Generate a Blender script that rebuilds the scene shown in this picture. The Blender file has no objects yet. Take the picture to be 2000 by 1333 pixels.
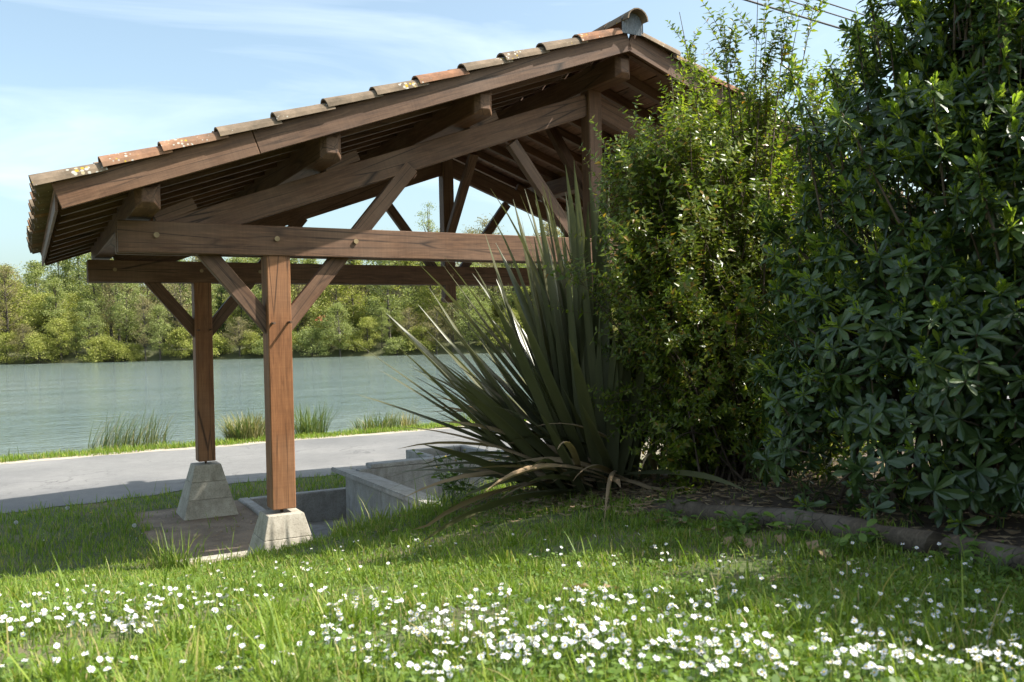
import bpy, bmesh, math, random
import numpy as np
from mathutils import Vector, Matrix
rng = np.random.default_rng(7); random.seed(7)
S = bpy.context.scene
COL = S.collection
# ------------------------------------------------------------------ camera
CAM = np.array([-1.9057, -7.5752, 1.4222]); YAW, PITCH, ROLL, FPX = .5055, -.0062, -.0232, 1728.0
def cam_axes():
    cy, sy, cp, sp = math.cos(YAW), math.sin(YAW), math.cos(PITCH), math.sin(PITCH)
    f = np.array([sy*cp, cy*cp, sp]); r0 = np.array([cy, -sy, 0.]); u0 = np.cross(r0, f)
    return r0*math.cos(ROLL)+u0*math.sin(ROLL), -r0*math.sin(ROLL)+u0*math.cos(ROLL), f
CR, CU, CF = cam_axes()
cd = bpy.data.cameras.new('camera'); cam = bpy.data.objects.new('camera', cd); COL.objects.link(cam)
M = Matrix.Identity(4)
for i in range(3):
    M[i][0], M[i][1], M[i][2], M[i][3] = CR[i], CU[i], -CF[i], CAM[i]
cam.matrix_world = M
cd.sensor_width = 36; cd.lens = FPX/2000*36; cd.clip_end = 2000; cd.clip_start = .05
cd.dof.use_dof = True; cd.dof.focus_distance = 8.6; cd.dof.aperture_fstop = 6.3
S.camera = cam
# ------------------------------------------------------------------ sky, sun, exposure
SUN = Vector((.74, -.477, 1.0)).normalized()          # towards the sun
el = math.asin(SUN.z); az = math.atan2(SUN.x, SUN.y)
w = bpy.data.worlds.new('World'); S.world = w; w.use_nodes = True
nt = w.node_tree; nt.nodes.clear()
out = nt.nodes.new('ShaderNodeOutputWorld'); bg = nt.nodes.new('ShaderNodeBackground')
sky = nt.nodes.new('ShaderNodeTexSky'); sky.sky_type = 'NISHITA'; sky.sun_disc = False
sky.sun_elevation = el; sky.sun_rotation = az; sky.air_density = 1.0; sky.dust_density = 3.2; sky.ozone_density = .6
tc = nt.nodes.new('ShaderNodeTexCoord'); mp = nt.nodes.new('ShaderNodeMapping')
mp.inputs['Rotation'].default_value = (0, 0, .45); mp.inputs['Scale'].default_value = (1.1, 2.2, 7.0)
nz = nt.nodes.new('ShaderNodeTexNoise'); nz.inputs['Scale'].default_value = 1.6; nz.inputs['Detail'].default_value = 7; nz.inputs['Roughness'].default_value = .55
nz.inputs['Distortion'].default_value = .6
rp = nt.nodes.new('ShaderNodeValToRGB'); rp.color_ramp.elements[0].position = .46; rp.color_ramp.elements[0].color = (0, 0, 0, 1)
rp.color_ramp.elements[1].position = .78; rp.color_ramp.elements[1].color = (.36, .36, .36, 1)
mx = nt.nodes.new('ShaderNodeMixRGB'); mx.inputs['Color2'].default_value = (7.5, 8.0, 8.6, 1)
nt.links.new(tc.outputs['Generated'], mp.inputs['Vector']); nt.links.new(mp.outputs[0], nz.inputs['Vector'])
nt.links.new(nz.outputs['Fac'], rp.inputs['Fac']); nt.links.new(rp.outputs['Color'], mx.inputs['Fac'])
tn = nt.nodes.new('ShaderNodeMixRGB'); tn.blend_type = 'MULTIPLY'; tn.inputs[0].default_value = 1; tn.inputs[2].default_value = (.93, 1.06, 1.0, 1)
nt.links.new(sky.outputs[0], tn.inputs[1]); hs_ = nt.nodes.new('ShaderNodeHueSaturation'); hs_.inputs['Saturation'].default_value = .84; hs_.inputs['Value'].default_value = 1.05; nt.links.new(tn.outputs[0], hs_.inputs['Color']); nt.links.new(hs_.outputs[0], mx.inputs['Color1']); nt.links.new(mx.outputs[0], bg.inputs['Color'])
bg.inputs['Strength'].default_value = .13
nt.links.new(bg.outputs[0], out.inputs['Surface'])
sl = bpy.data.lights.new('sun', 'SUN'); sl.energy = 5.0; sl.angle = math.radians(.53); sl.color = (1, .95, .87)
so = bpy.data.objects.new('sun', sl); COL.objects.link(so); so.rotation_euler = SUN.to_track_quat('Z', 'Y').to_euler()
so.location = (10, -8, 14)
S.view_settings.view_transform = 'Standard'; S.view_settings.look = 'None'; S.view_settings.gamma = 1
S.view_settings.use_curve_mapping = False; S.view_settings.exposure = 1.0

# ------------------------------------------------------------------ helpers
def ray(x, y):
    return CF + CR*(x-1000)/FPX + CU*(666.5-y)/FPX
def tag(o, label=None, cat=None, group=None, kind=None):
    if label: o['label'] = label
    if cat: o['category'] = cat
    if group: o['group'] = group
    if kind: o['kind'] = kind
    return o
def empty(name, loc=(0, 0, 0)):
    o = bpy.data.objects.new(name, None); o.location = loc; COL.objects.link(o); o.empty_display_size = .1
    return o
def mesh(name, V, F, mats, mi=None, smooth=False):
    me = bpy.data.meshes.new(name)
    me.from_pydata([tuple(map(float, v)) for v in V], [], [tuple(map(int, f)) for f in F])
    for m in (mats if isinstance(mats, (list, tuple)) else [mats]): me.materials.append(m)
    if mi is not None: me.polygons.foreach_set('material_index', np.asarray(mi, dtype=np.int32))
    if smooth: me.polygons.foreach_set('use_smooth', np.ones(len(me.polygons), dtype=bool))
    me.update()
    return me
def fastmesh(name, V, F, mats, mi=None, smooth=False):
    """V (n,3) array, F (m,k) array, all faces the same size"""
    V = np.asarray(V, np.float32); F = np.asarray(F, np.int32); m, k = F.shape
    me = bpy.data.meshes.new(name)
    me.vertices.add(len(V)); me.vertices.foreach_set('co', V.ravel())
    me.loops.add(m*k); me.loops.foreach_set('vertex_index', F.ravel())
    me.polygons.add(m); me.polygons.foreach_set('loop_start', np.arange(0, m*k, k, dtype=np.int32))
    me.polygons.foreach_set('loop_total', np.full(m, k, np.int32))
    for mm in (mats if isinstance(mats, (list, tuple)) else [mats]): me.materials.append(mm)
    if mi is not None: me.polygons.foreach_set('material_index', np.asarray(mi, np.int32))
    me.polygons.foreach_set('use_smooth', np.full(m, smooth, dtype=bool))
    me.update(calc_edges=True); me.validate()
    return me
def link(name, me, parent=None, loc=None):
    o = bpy.data.objects.new(name, me); COL.objects.link(o)
    if loc is not None: o.location = loc
    if parent is not None: o.parent = parent
    return o
def boxmesh(name, x0, x1, y0, y1, z0, z1, mat, bev=.006):
    bm = bmesh.new(); bmesh.ops.create_cube(bm, size=1)
    for v in bm.verts:
        v.co = Vector((x0+(v.co.x+.5)*(x1-x0), y0+(v.co.y+.5)*(y1-y0), z0+(v.co.z+.5)*(z1-z0)))
    if bev: bmesh.ops.bevel(bm, geom=bm.edges[:], offset=bev, segments=1, affect='EDGES')
    me = bpy.data.meshes.new(name); bm.to_mesh(me); bm.free(); me.materials.append(mat)
    return me
def obox(name, x0, x1, y0, y1, z0, z1, mat, parent=None, bev=.006):
    c = ((x0+x1)/2, (y0+y1)/2, (z0+z1)/2)
    o = link(name, boxmesh(name, x0-c[0], x1-c[0], y0-c[1], y1-c[1], z0-c[2], z1-c[2], mat, bev), parent, c)
    return o
def beam(name, p0, p1, w_, h_, mat, parent=None, up=(0, 0, 1), bev=.005, cham=0):
    """timber from p0 to p1 (centre line); local x runs along the grain"""
    p0, p1 = Vector(p0), Vector(p1); d = p1-p0; L = d.length; d.normalize(); up = Vector(up)
    y = up.cross(d).normalized(); z = d.cross(y)
    bm = bmesh.new(); bmesh.ops.create_cube(bm, size=1)
    for v in bm.verts: v.co = Vector(((v.co.x)*L, v.co.y*w_, v.co.z*h_))
    if cham:      # shaped ends: chamfer lower and upper arrises of both ends
        e = [e for e in bm.edges if abs(abs((e.verts[0].co.x+e.verts[1].co.x)/2)-L/2) < 1e-5]
        bmesh.ops.bevel(bm, geom=e, offset=cham, segments=1, affect='EDGES')
    if bev: bmesh.ops.bevel(bm, geom=bm.edges[:], offset=bev, segments=1, affect='EDGES')
    me = bpy.data.meshes.new(name); bm.to_mesh(me); bm.free(); me.materials.append(mat)
    o = link(name, me, parent)
    m = Matrix.Identity(4); c = (p0+p1)/2
    for i in range(3): m[i][0], m[i][1], m[i][2], m[i][3] = d[i], y[i], z[i], c[i]
    o.matrix_basis = m
    return o
def cyl(name, p0, p1, r, mat, parent=None, seg=10, r2=None):
    p0, p1 = Vector(p0), Vector(p1); d = p1-p0
    bm = bmesh.new(); bmesh.ops.create_cone(bm, cap_ends=True, segments=seg, radius1=r, radius2=r if r2 is None else r2, depth=d.length)
    for f in bm.faces: f.smooth = len(f.verts) == 4
    me = bpy.data.meshes.new(name); bm.to_mesh(me); bm.free(); me.materials.append(mat)
    o = link(name, me, parent); o.matrix_basis = Matrix.Translation((p0+p1)/2) @ d.to_track_quat('Z', 'Y').to_matrix().to_4x4()
    return o
def tube(P, Rr, seg=6):
    """verts, quads of a tapered tube through points P"""
    P = np.asarray(P, float); n = len(P); V = []; F = []
    T = np.gradient(P, axis=0); T /= np.linalg.norm(T, axis=1)[:, None]+1e-9
    a = np.array([.31, .17, .93]); 
    for i in range(n):
        b = np.cross(T[i], a); b /= np.linalg.norm(b)+1e-9; c = np.cross(T[i], b)
        for k in range(seg):
            t = 2*math.pi*k/seg; V.append(P[i]+Rr[i]*(b*math.cos(t)+c*math.sin(t)))
    for i in range(n-1):
        for k in range(seg):
            k2 = (k+1) % seg; F.append((i*seg+k, i*seg+k2, (i+1)*seg+k2, (i+1)*seg+k))
    return np.array(V), np.array(F)

# ------------------------------------------------------------------ materials
def newmat(name):
    m = bpy.data.materials.new(name); m.use_nodes = True; t = m.node_tree; t.nodes.clear()
    o = t.nodes.new('ShaderNodeOutputMaterial'); b = t.nodes.new('ShaderNodeBsdfPrincipled')
    t.links.new(b.outputs[0], o.inputs['Surface'])
    return m, t, b, o
def N(t, typ, **kw):
    n = t.nodes.new('ShaderNode'+typ)
    for k, v in kw.items():
        if k in n.inputs: n.inputs[k].default_value = v
        else: setattr(n, k, v)
    return n
def ramp(t, fac, stops):
    r = t.nodes.new('ShaderNodeValToRGB'); e = r.color_ramp.elements
    while len(e) < len(stops): e.new(.5)
    for i, (p, c) in enumerate(stops):
        e[i].position = p; e[i].color = (*c, 1) if len(c) == 3 else c
    t.links.new(fac, r.inputs['Fac']); return r.outputs['Color']
def mixc(t, fac, a, b, mode='MIX'):
    m = t.nodes.new('ShaderNodeMixRGB'); m.blend_type = mode
    for s, v in ((0, fac), (1, a), (2, b)):
        if hasattr(v, 'is_linked'): t.links.new(v, m.inputs[s])
        elif isinstance(v, (int, float)): m.inputs[s].default_value = v if s == 0 else (v, v, v, 1)
        else: m.inputs[s].default_value = (*v, 1)
    return m.outputs[0]
def coords(t, kind='Object', scale=(1, 1, 1), rnd=True):
    c = N(t, 'TexCoord'); m = N(t, 'Mapping'); m.inputs['Scale'].default_value = scale
    t.links.new(c.outputs[kind], m.inputs['Vector'])
    if rnd and kind == 'Object':
        oi = N(t, 'ObjectInfo'); mu = N(t, 'Math', operation='MULTIPLY'); mu.inputs[1].default_value = 37.0
        t.links.new(oi.outputs['Random'], mu.inputs[0]); t.links.new(mu.outputs[0], m.inputs['Location'])
    return m.outputs[0]
def noise(t, vec, scale, detail=5, rough=.55, dist=0):
    n = N(t, 'TexNoise', Scale=scale, Detail=detail, Roughness=rough, Distortion=dist); t.links.new(vec, n.inputs['Vector']); return n.outputs['Fac']
def bump(t, b, h, strength=.3, dist=.01):
    bn = N(t, 'Bump', Strength=strength, Distance=dist); t.links.new(h, bn.inputs['Height']); t.links.new(bn.outputs[0], b.inputs['Normal'])
def wood(name, c0, c1, c2, grey=.0, rough=.62):
    m, t, b, o = newmat(name)
    v = coords(t, scale=(.9, 9, 9)); g = noise(t, v, 3.2, 8, .62, .8)
    v2 = coords(t, scale=(1.2, 60, 60)); g2 = noise(t, v2, 2.2, 4, .6)
    v3 = coords(t, scale=(.8, 1.2, 1.2)); big = noise(t, v3, 1.6, 3)
    col = ramp(t, g, [(.28, c0), (.52, c1), (.75, c2)])
    col = mixc(t, .55, col, ramp(t, g2, [(.3, (.35, .35, .35)), (.7, (1, 1, 1))]), 'MULTIPLY')
    col = mixc(t, ramp(t, big, [(.42, (0, 0, 0)), (.72, (.6, .6, .6))]), col, (c2[0]*.8+.03, c2[1]*.85+.028, c2[2]*.95+.026))
    # saw marks across the grain
    v5 = coords(t, scale=(1, .05, .05)); saw = noise(t, v5, 55, 2)
    col = mixc(t, .18, col, ramp(t, saw, [(.4, (.55, .55, .55)), (.6, (1, 1, 1))]), 'MULTIPLY')
    # drying cracks
    v4 = coords(t, scale=(.35, 7, 7)); vo = N(t, 'TexVoronoi', feature='DISTANCE_TO_EDGE', Scale=1.3); t.links.new(v4, vo.inputs['Vector'])
    cr = ramp(t, vo.outputs['Distance'], [(.0, (.15, .15, .15)), (.03, (1, 1, 1))])
    col = mixc(t, ramp(t, big, [(.4, (0, 0, 0)), (.55, (.95, .95, .95))]), col, mixc(t, 1.0, col, cr, 'MULTIPLY'))
    oi = N(t, 'ObjectInfo'); col = mixc(t, 1.0, col, ramp(t, oi.outputs['Random'], [(0, (.78, .8, .82)), (1, (1.1, 1.06, 1.0))]), 'MULTIPLY')
    t.links.new(col, b.inputs['Base Color']); b.inputs['Roughness'].default_value = rough
    b.inputs['Specular IOR Level'].default_value = .3
    bump(t, b, mixc(t, .5, g2, saw), .35, .004)
    return m
M_wood = wood('stained_wood', (.075, .038, .021), (.145, .076, .042), (.215, .122, .07))
M_post = wood('post_wood', (.14, .058, .023), (.26, .112, .045), (.34, .16, .068))
M_board = wood('roof_board', (.13, .065, .042), (.21, .11, .07), (.28, .16, .105), rough=.8)
def terracotta():
    m, t, b, o = newmat('terracotta'); v = coords(t); n1 = noise(t, v, 7, 6, .65); n2 = noise(t, v, 2.5, 3)
    col = ramp(t, n1, [(.3, (.13, .075, .05)), (.5, (.25, .125, .072)), (.72, (.38, .20, .115))])
    oi = N(t, 'ObjectInfo'); grey = mixc(t, .5, n2, oi.outputs['Random'])
    col = mixc(t, ramp(t, grey, [(.26, (0, 0, 0)), (.5, (.9, .9, .9))]), col, ramp(t, n1, [(.3, (.085, .07, .05)), (.7, (.23, .18, .13))]))
    vo = N(t, 'TexVoronoi', Scale=34.0); t.links.new(v, vo.inputs['Vector']); msk = noise(t, v, 3.4, 2)
    sp = N(t, 'Math', operation='ADD'); t.links.new(vo.outputs['Distance'], sp.inputs[0])
    mm = N(t, 'Math', operation='MULTIPLY_ADD'); mm.inputs[1].default_value = -1.6; mm.inputs[2].default_value = 1.16; t.links.new(msk, mm.inputs[0]); t.links.new(mm.outputs[0], sp.inputs[1])
    col = mixc(t, ramp(t, sp.outputs[0], [(.38, (1, 1, 1)), (.48, (0, 0, 0))]), col, ramp(t, vo.outputs['Color'], [(.22, (.38, .26, .03)), (.4, (.40, .38, .33))]))
    t.links.new(col, b.inputs['Base Color']); b.inputs['Roughness'].default_value = .9; b.inputs['Specular IOR Level'].default_value = .2
    bump(t, b, n1, .5, .006); return m
M_tile = terracotta()
def concrete(name, c, c2, stain=.5):
    m, t, b, o = newmat(name); v = coords(t); n1 = noise(t, v, 5, 8, .65); n2 = noise(t, v, 70, 3); n3 = noise(t, coords(t, scale=(3, 3, .7)), 3.5, 5, .6)
    col = ramp(t, n1, [(.3, c2), (.62, c)])
    col = mixc(t, .5, col, ramp(t, n2, [(.32, (.5, .47, .42)), (.5, (1, 1, 1)), (.75, (1.15, 1.13, 1.1))]), 'MULTIPLY')
    col = mixc(t, stain, col, ramp(t, n3, [(.3, (.35, .30, .24)), (.5, (.9, .9, .88)), (.7, (1, 1, 1))]), 'MULTIPLY')
    t.links.new(col, b.inputs['Base Color']); b.inputs['Roughness'].default_value = .88
    bump(t, b, mixc(t, .5, n1, n2), .4, .006); return m
M_conc = concrete('concrete', (.43, .39, .32), (.27, .24, .19))
M_basin = concrete('basin_concrete', (.40, .385, .36), (.27, .255, .235), .45)
def simple(name, c, rough=.6, metal=0, nscale=20, var=.3):
    m, t, b, o = newmat(name); n1 = noise(t, coords(t), nscale, 4)
    col = mixc(t, 1.0, c, ramp(t, n1, [(.3, (1-var,)*3), (.7, (1+var*.3,)*3)]), 'MULTIPLY')
    t.links.new(col, b.inputs['Base Color']); b.inputs['Roughness'].default_value = rough; b.inputs['Metallic'].default_value = metal
    return m
M_iron = simple('rusty_iron', (.10, .065, .045), .75, .3); M_brass = simple('bolt_metal', (.30, .22, .12), .5, .6)
M_zinc = simple('zinc', (.22, .23, .24), .5, .5, 60); M_cable = simple('cable', (.03, .03, .035), .5)
M_log = wood('log_bark', (.055, .042, .03), (.11, .086, .062), (.17, .135, .10), rough=.9)
def leafmat(name, stops, trans=.35, rough=.42, spec=.4, tcol=1.3):
    m, t, b, o = newmat(name); g = N(t, 'NewGeometry')
    col = ramp(t, g.outputs['Random Per Island'], stops)
    n1 = noise(t, coords(t, 'Object', rnd=False), 2.0, 2)
    col = mixc(t, .7, col, ramp(t, n1, [(.3, (.72, .75, .72)), (.7, (1.2, 1.15, 1.05))]), 'MULTIPLY')
    t.links.new(col, b.inputs['Base Color']); b.inputs['Roughness'].default_value = rough; b.inputs['Specular IOR Level'].default_value = spec
    tr = N(t, 'BsdfTranslucent'); tcn = mixc(t, 1.0, col, (tcol*1.05, tcol*1.15, tcol*.55), 'MULTIPLY'); t.links.new(tcn, tr.inputs['Color'])
    ms = N(t, 'MixShader'); ms.inputs[0].default_value = trans
    t.links.new(b.outputs[0], ms.inputs[1]); t.links.new(tr.outputs[0], ms.inputs[2]); t.links.new(ms.outputs[0], o.inputs['Surface'])
    return m
M_grass = leafmat('grass_blade', [(0, (.10, .165, .02)), (.45, (.16, .245, .03)), (.85, (.24, .30, .05)), (.95, (.33, .29, .11)), (1, (.38, .31, .16))], .4, .5, .3)
M_clover = leafmat('clover_leaf', [(0, (.08, .15, .022)), (1, (.16, .24, .045))], .35, .5)
M_phorm = leafmat('flax_leaf', [(0, (.055, .066, .034)), (.5, (.09, .098, .05)), (.8, (.15, .135, .07)), (1, (.22, .155, .05))], .16, .34, .55)
M_dry = leafmat('dry_leaf', [(0, (.20, .13, .075)), (.5, (.30, .21, .13)), (1, (.38, .30, .20))], .2, .7, .2)
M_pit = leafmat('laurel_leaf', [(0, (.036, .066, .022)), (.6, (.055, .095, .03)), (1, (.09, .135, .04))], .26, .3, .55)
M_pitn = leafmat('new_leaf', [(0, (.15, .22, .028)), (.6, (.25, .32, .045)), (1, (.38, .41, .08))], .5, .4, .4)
M_abel = leafmat('small_leaf', [(0, (.075, .115, .014)), (.5, (.14, .19, .022)), (.9, (.23, .255, .035)), (.985, (.22, .19, .03)), (1, (.38, .14, .03))], .48, .33, .5)
M_twig = simple('twig_bark', (.11, .075, .05), .8); M_bark = simple('tree_bark', (.10, .085, .065), .9, 0, 4, .5)
M_reed = leafmat('reed_blade', [(0, (.07, .12, .03)), (.6, (.12, .17, .05)), (1, (.22, .23, .09))], .3, .5)
M_reedd = leafmat('dry_reed_blade', [(0, (.16, .17, .07)), (.5, (.26, .24, .12)), (1, (.40, .33, .19))], .3, .6)
M_petal = simple('white_petal', (.68, .68, .70), .6, 0, 5, .05); M_disc = simple('yellow_disc', (.75, .5, .03), .7, 0, 5, .1)
M_stem = simple('green_stem', (.09, .15, .04), .6); M_fluff = simple('seed_fluff', (.72, .72, .70), .9)
def groundmat():
    m, t, b, o = newmat('lawn_soil'); v = coords(t, 'Object', rnd=False); n1 = noise(t, v, 1.3, 6, .6); n2 = noise(t, v, 22, 5, .7); n3 = noise(t, v, 5, 4)
    col = ramp(t, n2, [(.3, (.045, .06, .016)), (.55, (.085, .105, .03)), (.75, (.14, .13, .055))])
    col = mixc(t, ramp(t, n1, [(.5, (0, 0, 0)), (.66, (.8, .8, .8))]), col, ramp(t, n3, [(.3, (.13, .095, .055)), (.7, (.24, .18, .11))]))
    t.links.new(col, b.inputs['Base Color']); b.inputs['Roughness'].default_value = .95; bump(t, b, n2, .6, .02); return m
M_soil = groundmat()
def dirtmat(name, a, c, s=3):
    m, t, b, o = newmat(name); v = coords(t, 'Object', rnd=False); n1 = noise(t, v, s, 7, .65); n2 = noise(t, v, 60, 4, .7)
    col = ramp(t, n1, [(.3, a), (.68, c)]); col = mixc(t, .6, col, ramp(t, n2, [(.3, (.5, .48, .45)), (.6, (1.1, 1.1, 1.1))]), 'MULTIPLY')
    t.links.new(col, b.inputs['Base Color']); b.inputs['Roughness'].default_value = .95; bump(t, b, mixc(t, .5, n1, n2), .6, .015); return m
M_dirt = dirtmat('bare_earth', (.15, .105, .07), (.29, .22, .155)); M_gravel = dirtmat('gravel', (.30, .25, .19), (.46, .40, .32), 8)
M_mulch = dirtmat('leaf_litter', (.05, .035, .024), (.13, .09, .06), 9)
def asphalt():
    m, t, b, o = newmat('asphalt'); v = coords(t, 'Object', rnd=False); n1 = noise(t, v, .5, 5, .6); n2 = noise(t, v, 90, 3, .8); n3 = noise(t, v, 6, 5, .6)
    col = ramp(t, n1, [(.3, (.145, .143, .14)), (.7, (.205, .20, .193))])
    col = mixc(t, .6, col, ramp(t, n2, [(.3, (.55, .55, .55)), (.5, (1, 1, 1)), (.72, (1.3, 1.28, 1.25))]), 'MULTIPLY')
    col = mixc(t, .35, col, ramp(t, n3, [(.35, (.75, .74, .72)), (.6, (1.06, 1.05, 1.04))]), 'MULTIPLY')
    vo = N(t, 'TexVoronoi', feature='DISTANCE_TO_EDGE', Scale=.55); wv_ = N(t, 'VectorMath', operation='ADD'); nn = N(t, 'TexNoise', Scale=1.7, Detail=5.0); t.links.new(v, nn.inputs['Vector']); t.links.new(v, wv_.inputs[0]); t.links.new(nn.outputs['Color'], wv_.inputs[1]); t.links.new(wv_.outputs[0], vo.inputs['Vector'])
    crk = ramp(t, vo.outputs['Distance'], [(.0, (.45, .45, .45)), (.012, (1, 1, 1))]); col = mixc(t, ramp(t, n1, [(.4, (0, 0, 0)), (.6, (.9, .9, .9))]), col, mixc(t, 1.0, col, crk, 'MULTIPLY'))
    big = noise(t, v, .18, 3); col = mixc(t, .5, col, ramp(t, big, [(.42, (.72, .72, .73)), (.5, (1.05, 1.04, 1.02))]), 'MULTIPLY')
    t.links.new(col, b.inputs['Base Color']); b.inputs['Roughness'].default_value = .9; bump(t, b, n2, .5, .006); return m
M_road = asphalt()
def watermat():
    m, t, b, o = newmat('river_water'); v = coords(t, 'Object', (1, 1, 1), rnd=False)
    b.inputs['Base Color'].default_value = (.055, .105, .088, 1); b.inputs['Roughness'].default_value = .07; b.inputs['IOR'].default_value = 1.33
    n1 = noise(t, coords(t, 'Object', (.55, 1.5, 1), False), 1.7, 3, .6, .6); n2 = noise(t, coords(t, 'Object', (.05, .16, 1), False), 1.0, 3, .55)
    n3 = noise(t, coords(t, 'Object', (2.2, 5, 1), False), 2.0, 3, .6)
    b1 = N(t, 'Bump', Strength=1.0, Distance=.16); t.links.new(n1, b1.inputs['Height']); b2 = N(t, 'Bump', Strength=.6, Distance=.06); t.links.new(n3, b2.inputs['Height']); t.links.new(b1.outputs[0], b2.inputs['Normal'])
    b3 = N(t, 'Bump', Strength=1.0, Distance=.5); t.links.new(n2, b3.inputs['Height']); t.links.new(b3.outputs[0], b1.inputs['Normal']); t.links.new(b2.outputs[0], b.inputs['Normal'])
    col = ramp(t, noise(t, coords(t, 'Object', (.02, .06, 1), False), 1, 3), [(.35, (.10, .135, .12)), (.65, (.14, .17, .15))]); t.links.new(col, b.inputs['Base Color'])
    return m
M_water = watermat()
def treemat(name, stops): return leafmat(name, stops, .35, .6, .2)
M_far = [treemat('willow_leaf', [(0, (.20, .23, .055)), (.6, (.30, .31, .085)), (1, (.42, .40, .15))]),  # willow, alder and bud colours lightened, painting in the haze over the river
         treemat('alder_leaf', [(0, (.17, .205, .075)), (.6, (.25, .28, .105)), (1, (.35, .36, .16))]),
         treemat('budding_twig', [(0, (.17, .14, .085)), (.6, (.25, .21, .12)), (1, (.31, .29, .14))]),
         treemat('ivy_leaf', [(0, (.03, .055, .018)), (1, (.07, .10, .03))])]
M_hill = dirtmat('hillside_ground', (.05, .06, .022), (.11, .11, .045), .05)
M_red = simple('red_roof', (.42, .09, .06), .7); M_white = simple('white_wall', (.7, .68, .64), .8)

# ------------------------------------------------------------------ terrain
CP = [(-1.9, -7.6, .70), (-2.0, -5.3, .66), (-2.0, -4.1, .5), (-2.05, -1.6, 0), (-2.1, 1.2, -.53), (-2.1, 3, -.62), (-6, -7, .68), (-6, -4, .45), (-6, -1.5, -.02), (-6, 1.2, -.53), (-6, 3.2, -.63),
      (-12, -6, .6), (-12, -2, .05), (-12, 2, -.58), (-1.4, -5.66, .67), (-.9, -3.73, .33), (-.53, -2.27, .05), (-.1, -.55, -.25), (-.9, -.6, -.30), (-.6, .9, -.60), (-1.2, .6, -.50), (0, 1.5, -.63), (-.6, 2.5, -.63), (.3, .9, -.62),
      (-.98, -5.94, .675), (-.2, -4.54, .43), (.52, -3.23, .28), (1.25, -1.9, .2), (1.9, -.6, .04), (.5, -.6, -.14), (1.1, -.6, -.06), (4, -.8, .1), (7, -1, .15), (10, -2, .3),
      (-.55, -6.26, .69), (.37, -5.35, .52), (1.29, -4.43, .45), (-.1, -6.52, .68), (.67, -6.06, .57), (1.19, -5.75, .53), (2.5, -5, .55), (3, -3, .4), (5, -5, .6), (2, -8, .72), (-2, -12, .75), (8, -8, .7), (-12, -12, .7), (9, 3, -.6), (12, 4, -.62), (0, 4.5, -.65), (-8, 4.5, -.65), (6, 4.6, -.65)]
CPa = np.array(CP)
def _k(r2): return np.where(r2 > 1e-12, .5*r2*np.log(np.maximum(r2, 1e-12)), 0)
_n = len(CPa); _A = np.zeros((_n+3, _n+3)); _d = ((CPa[:, None, :2]-CPa[None, :, :2])**2).sum(-1)
_A[:_n, :_n] = _k(_d)+np.eye(_n)*.02; _A[:_n, _n] = 1; _A[:_n, _n+1:] = CPa[:, :2]; _A[_n:, :_n] = _A[:_n, _n:].T
_w = np.linalg.solve(_A, np.concatenate([CPa[:, 2], [0, 0, 0]]))
def sstep(x, a, b): t = np.clip((x-a)/(b-a), 0, 1); return t*t*(3-2*t)
def tz(x, y):
    x = np.asarray(x, float); y = np.asarray(y, float); sh = x.shape; x = x.ravel(); y = y.ravel()
    xc = np.clip(x, -14, 14); yc = np.clip(y, -13, 6)
    z = np.empty(len(x))
    for i in range(0, len(x), 20000):
        s = slice(i, i+20000); d = (xc[s, None]-CPa[None, :, 0])**2+(yc[s, None]-CPa[None, :, 1])**2
        z[s] = _k(d)@_w[:_n]+_w[_n]+_w[_n+1]*xc[s]+_w[_n+2]*yc[s]
    z = np.clip(z, -.66, .95)
    f = sstep(y, 2.6, 4.4); z = z*(1-f)-.65*f
    inb = sstep(x, -.35, .15)*sstep(y, .1, .7)*(1-sstep(x, 6.4, 7.0))*(1-sstep(y, 4.2, 4.6))      # level floor under the roof
    z = z*(1-inb)-.63*inb
    z += .018*np.sin(x*3.1+y*1.3)*np.sin(y*2.7-x*.8)*(1-f)
    b = sstep(y, 11.3, 13.2); z = z*(1-b)-1.75*b
    return z.reshape(sh)
def on_ground(px, py):
    """pixel -> point where its line of sight meets the lawn"""
    d = ray(px, py); t = 1.0
    while t < 40:
        P = CAM+d*t
        if P[2] < tz(P[0], P[1]): return P
        t += .03
    return None
PIT = (.62, 5.94, -.30, 4.05)          # x0,x1,y0,y1 inside of the sunken floor
xs = np.unique(np.concatenate([np.linspace(-150, -14, 18), np.arange(-14, 14.01, .2), np.linspace(14, 150, 18), [PIT[0], PIT[1]]]).round(4))
ys = np.unique(np.concatenate([np.linspace(-60, -13, 8), np.arange(-13, 14.01, .2), [PIT[2], PIT[3]]]).round(4))
GX, GY = np.meshgrid(xs, ys); GZ = tz(GX, GY); nx = len(xs)
V = np.stack([GX, GY, GZ], -1).reshape(-1, 3); F = []; fm = []
for j in range(len(ys)-1):
    for i in range(nx-1):
        cx, cy = (xs[i]+xs[i+1])/2, (ys[j]+ys[j+1])/2
        if PIT[0] < cx < PIT[1] and PIT[2] < cy < PIT[3]: continue
        F.append((j*nx+i, j*nx+i+1, (j+1)*nx+i+1, (j+1)*nx+i))
def is_dirt(x, y):
    """bare earth under the roof"""
    wob = .18*np.sin(x*5.3+1)+.12*np.sin(x*11.7+y*3)+.1*np.sin(y*7.1)
    return (x > -.75+wob*.8+.10*np.maximum(0, 2-y)) & (x < 7.2) & (y > np.where(x < .1, .95, -.45)+wob*.5) & (y < 4.35+wob*.6)
def is_bed(x, y): return (x > 1.36+.08*np.sin(y*2.2)) & (y < -3.2) | ((x > 1.5) & (y < -.75) & (y > -3.3)) & (((x-2.0)**2+(y+2.2)**2 < 1.0) | (x > 2.2))
cxs = np.array([V[list(f)].mean(0) for f in F]); mi = np.where(is_dirt(cxs[:, 0], cxs[:, 1]), 1, np.where(is_bed(cxs[:, 0], cxs[:, 1]), 2, 0))
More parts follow.
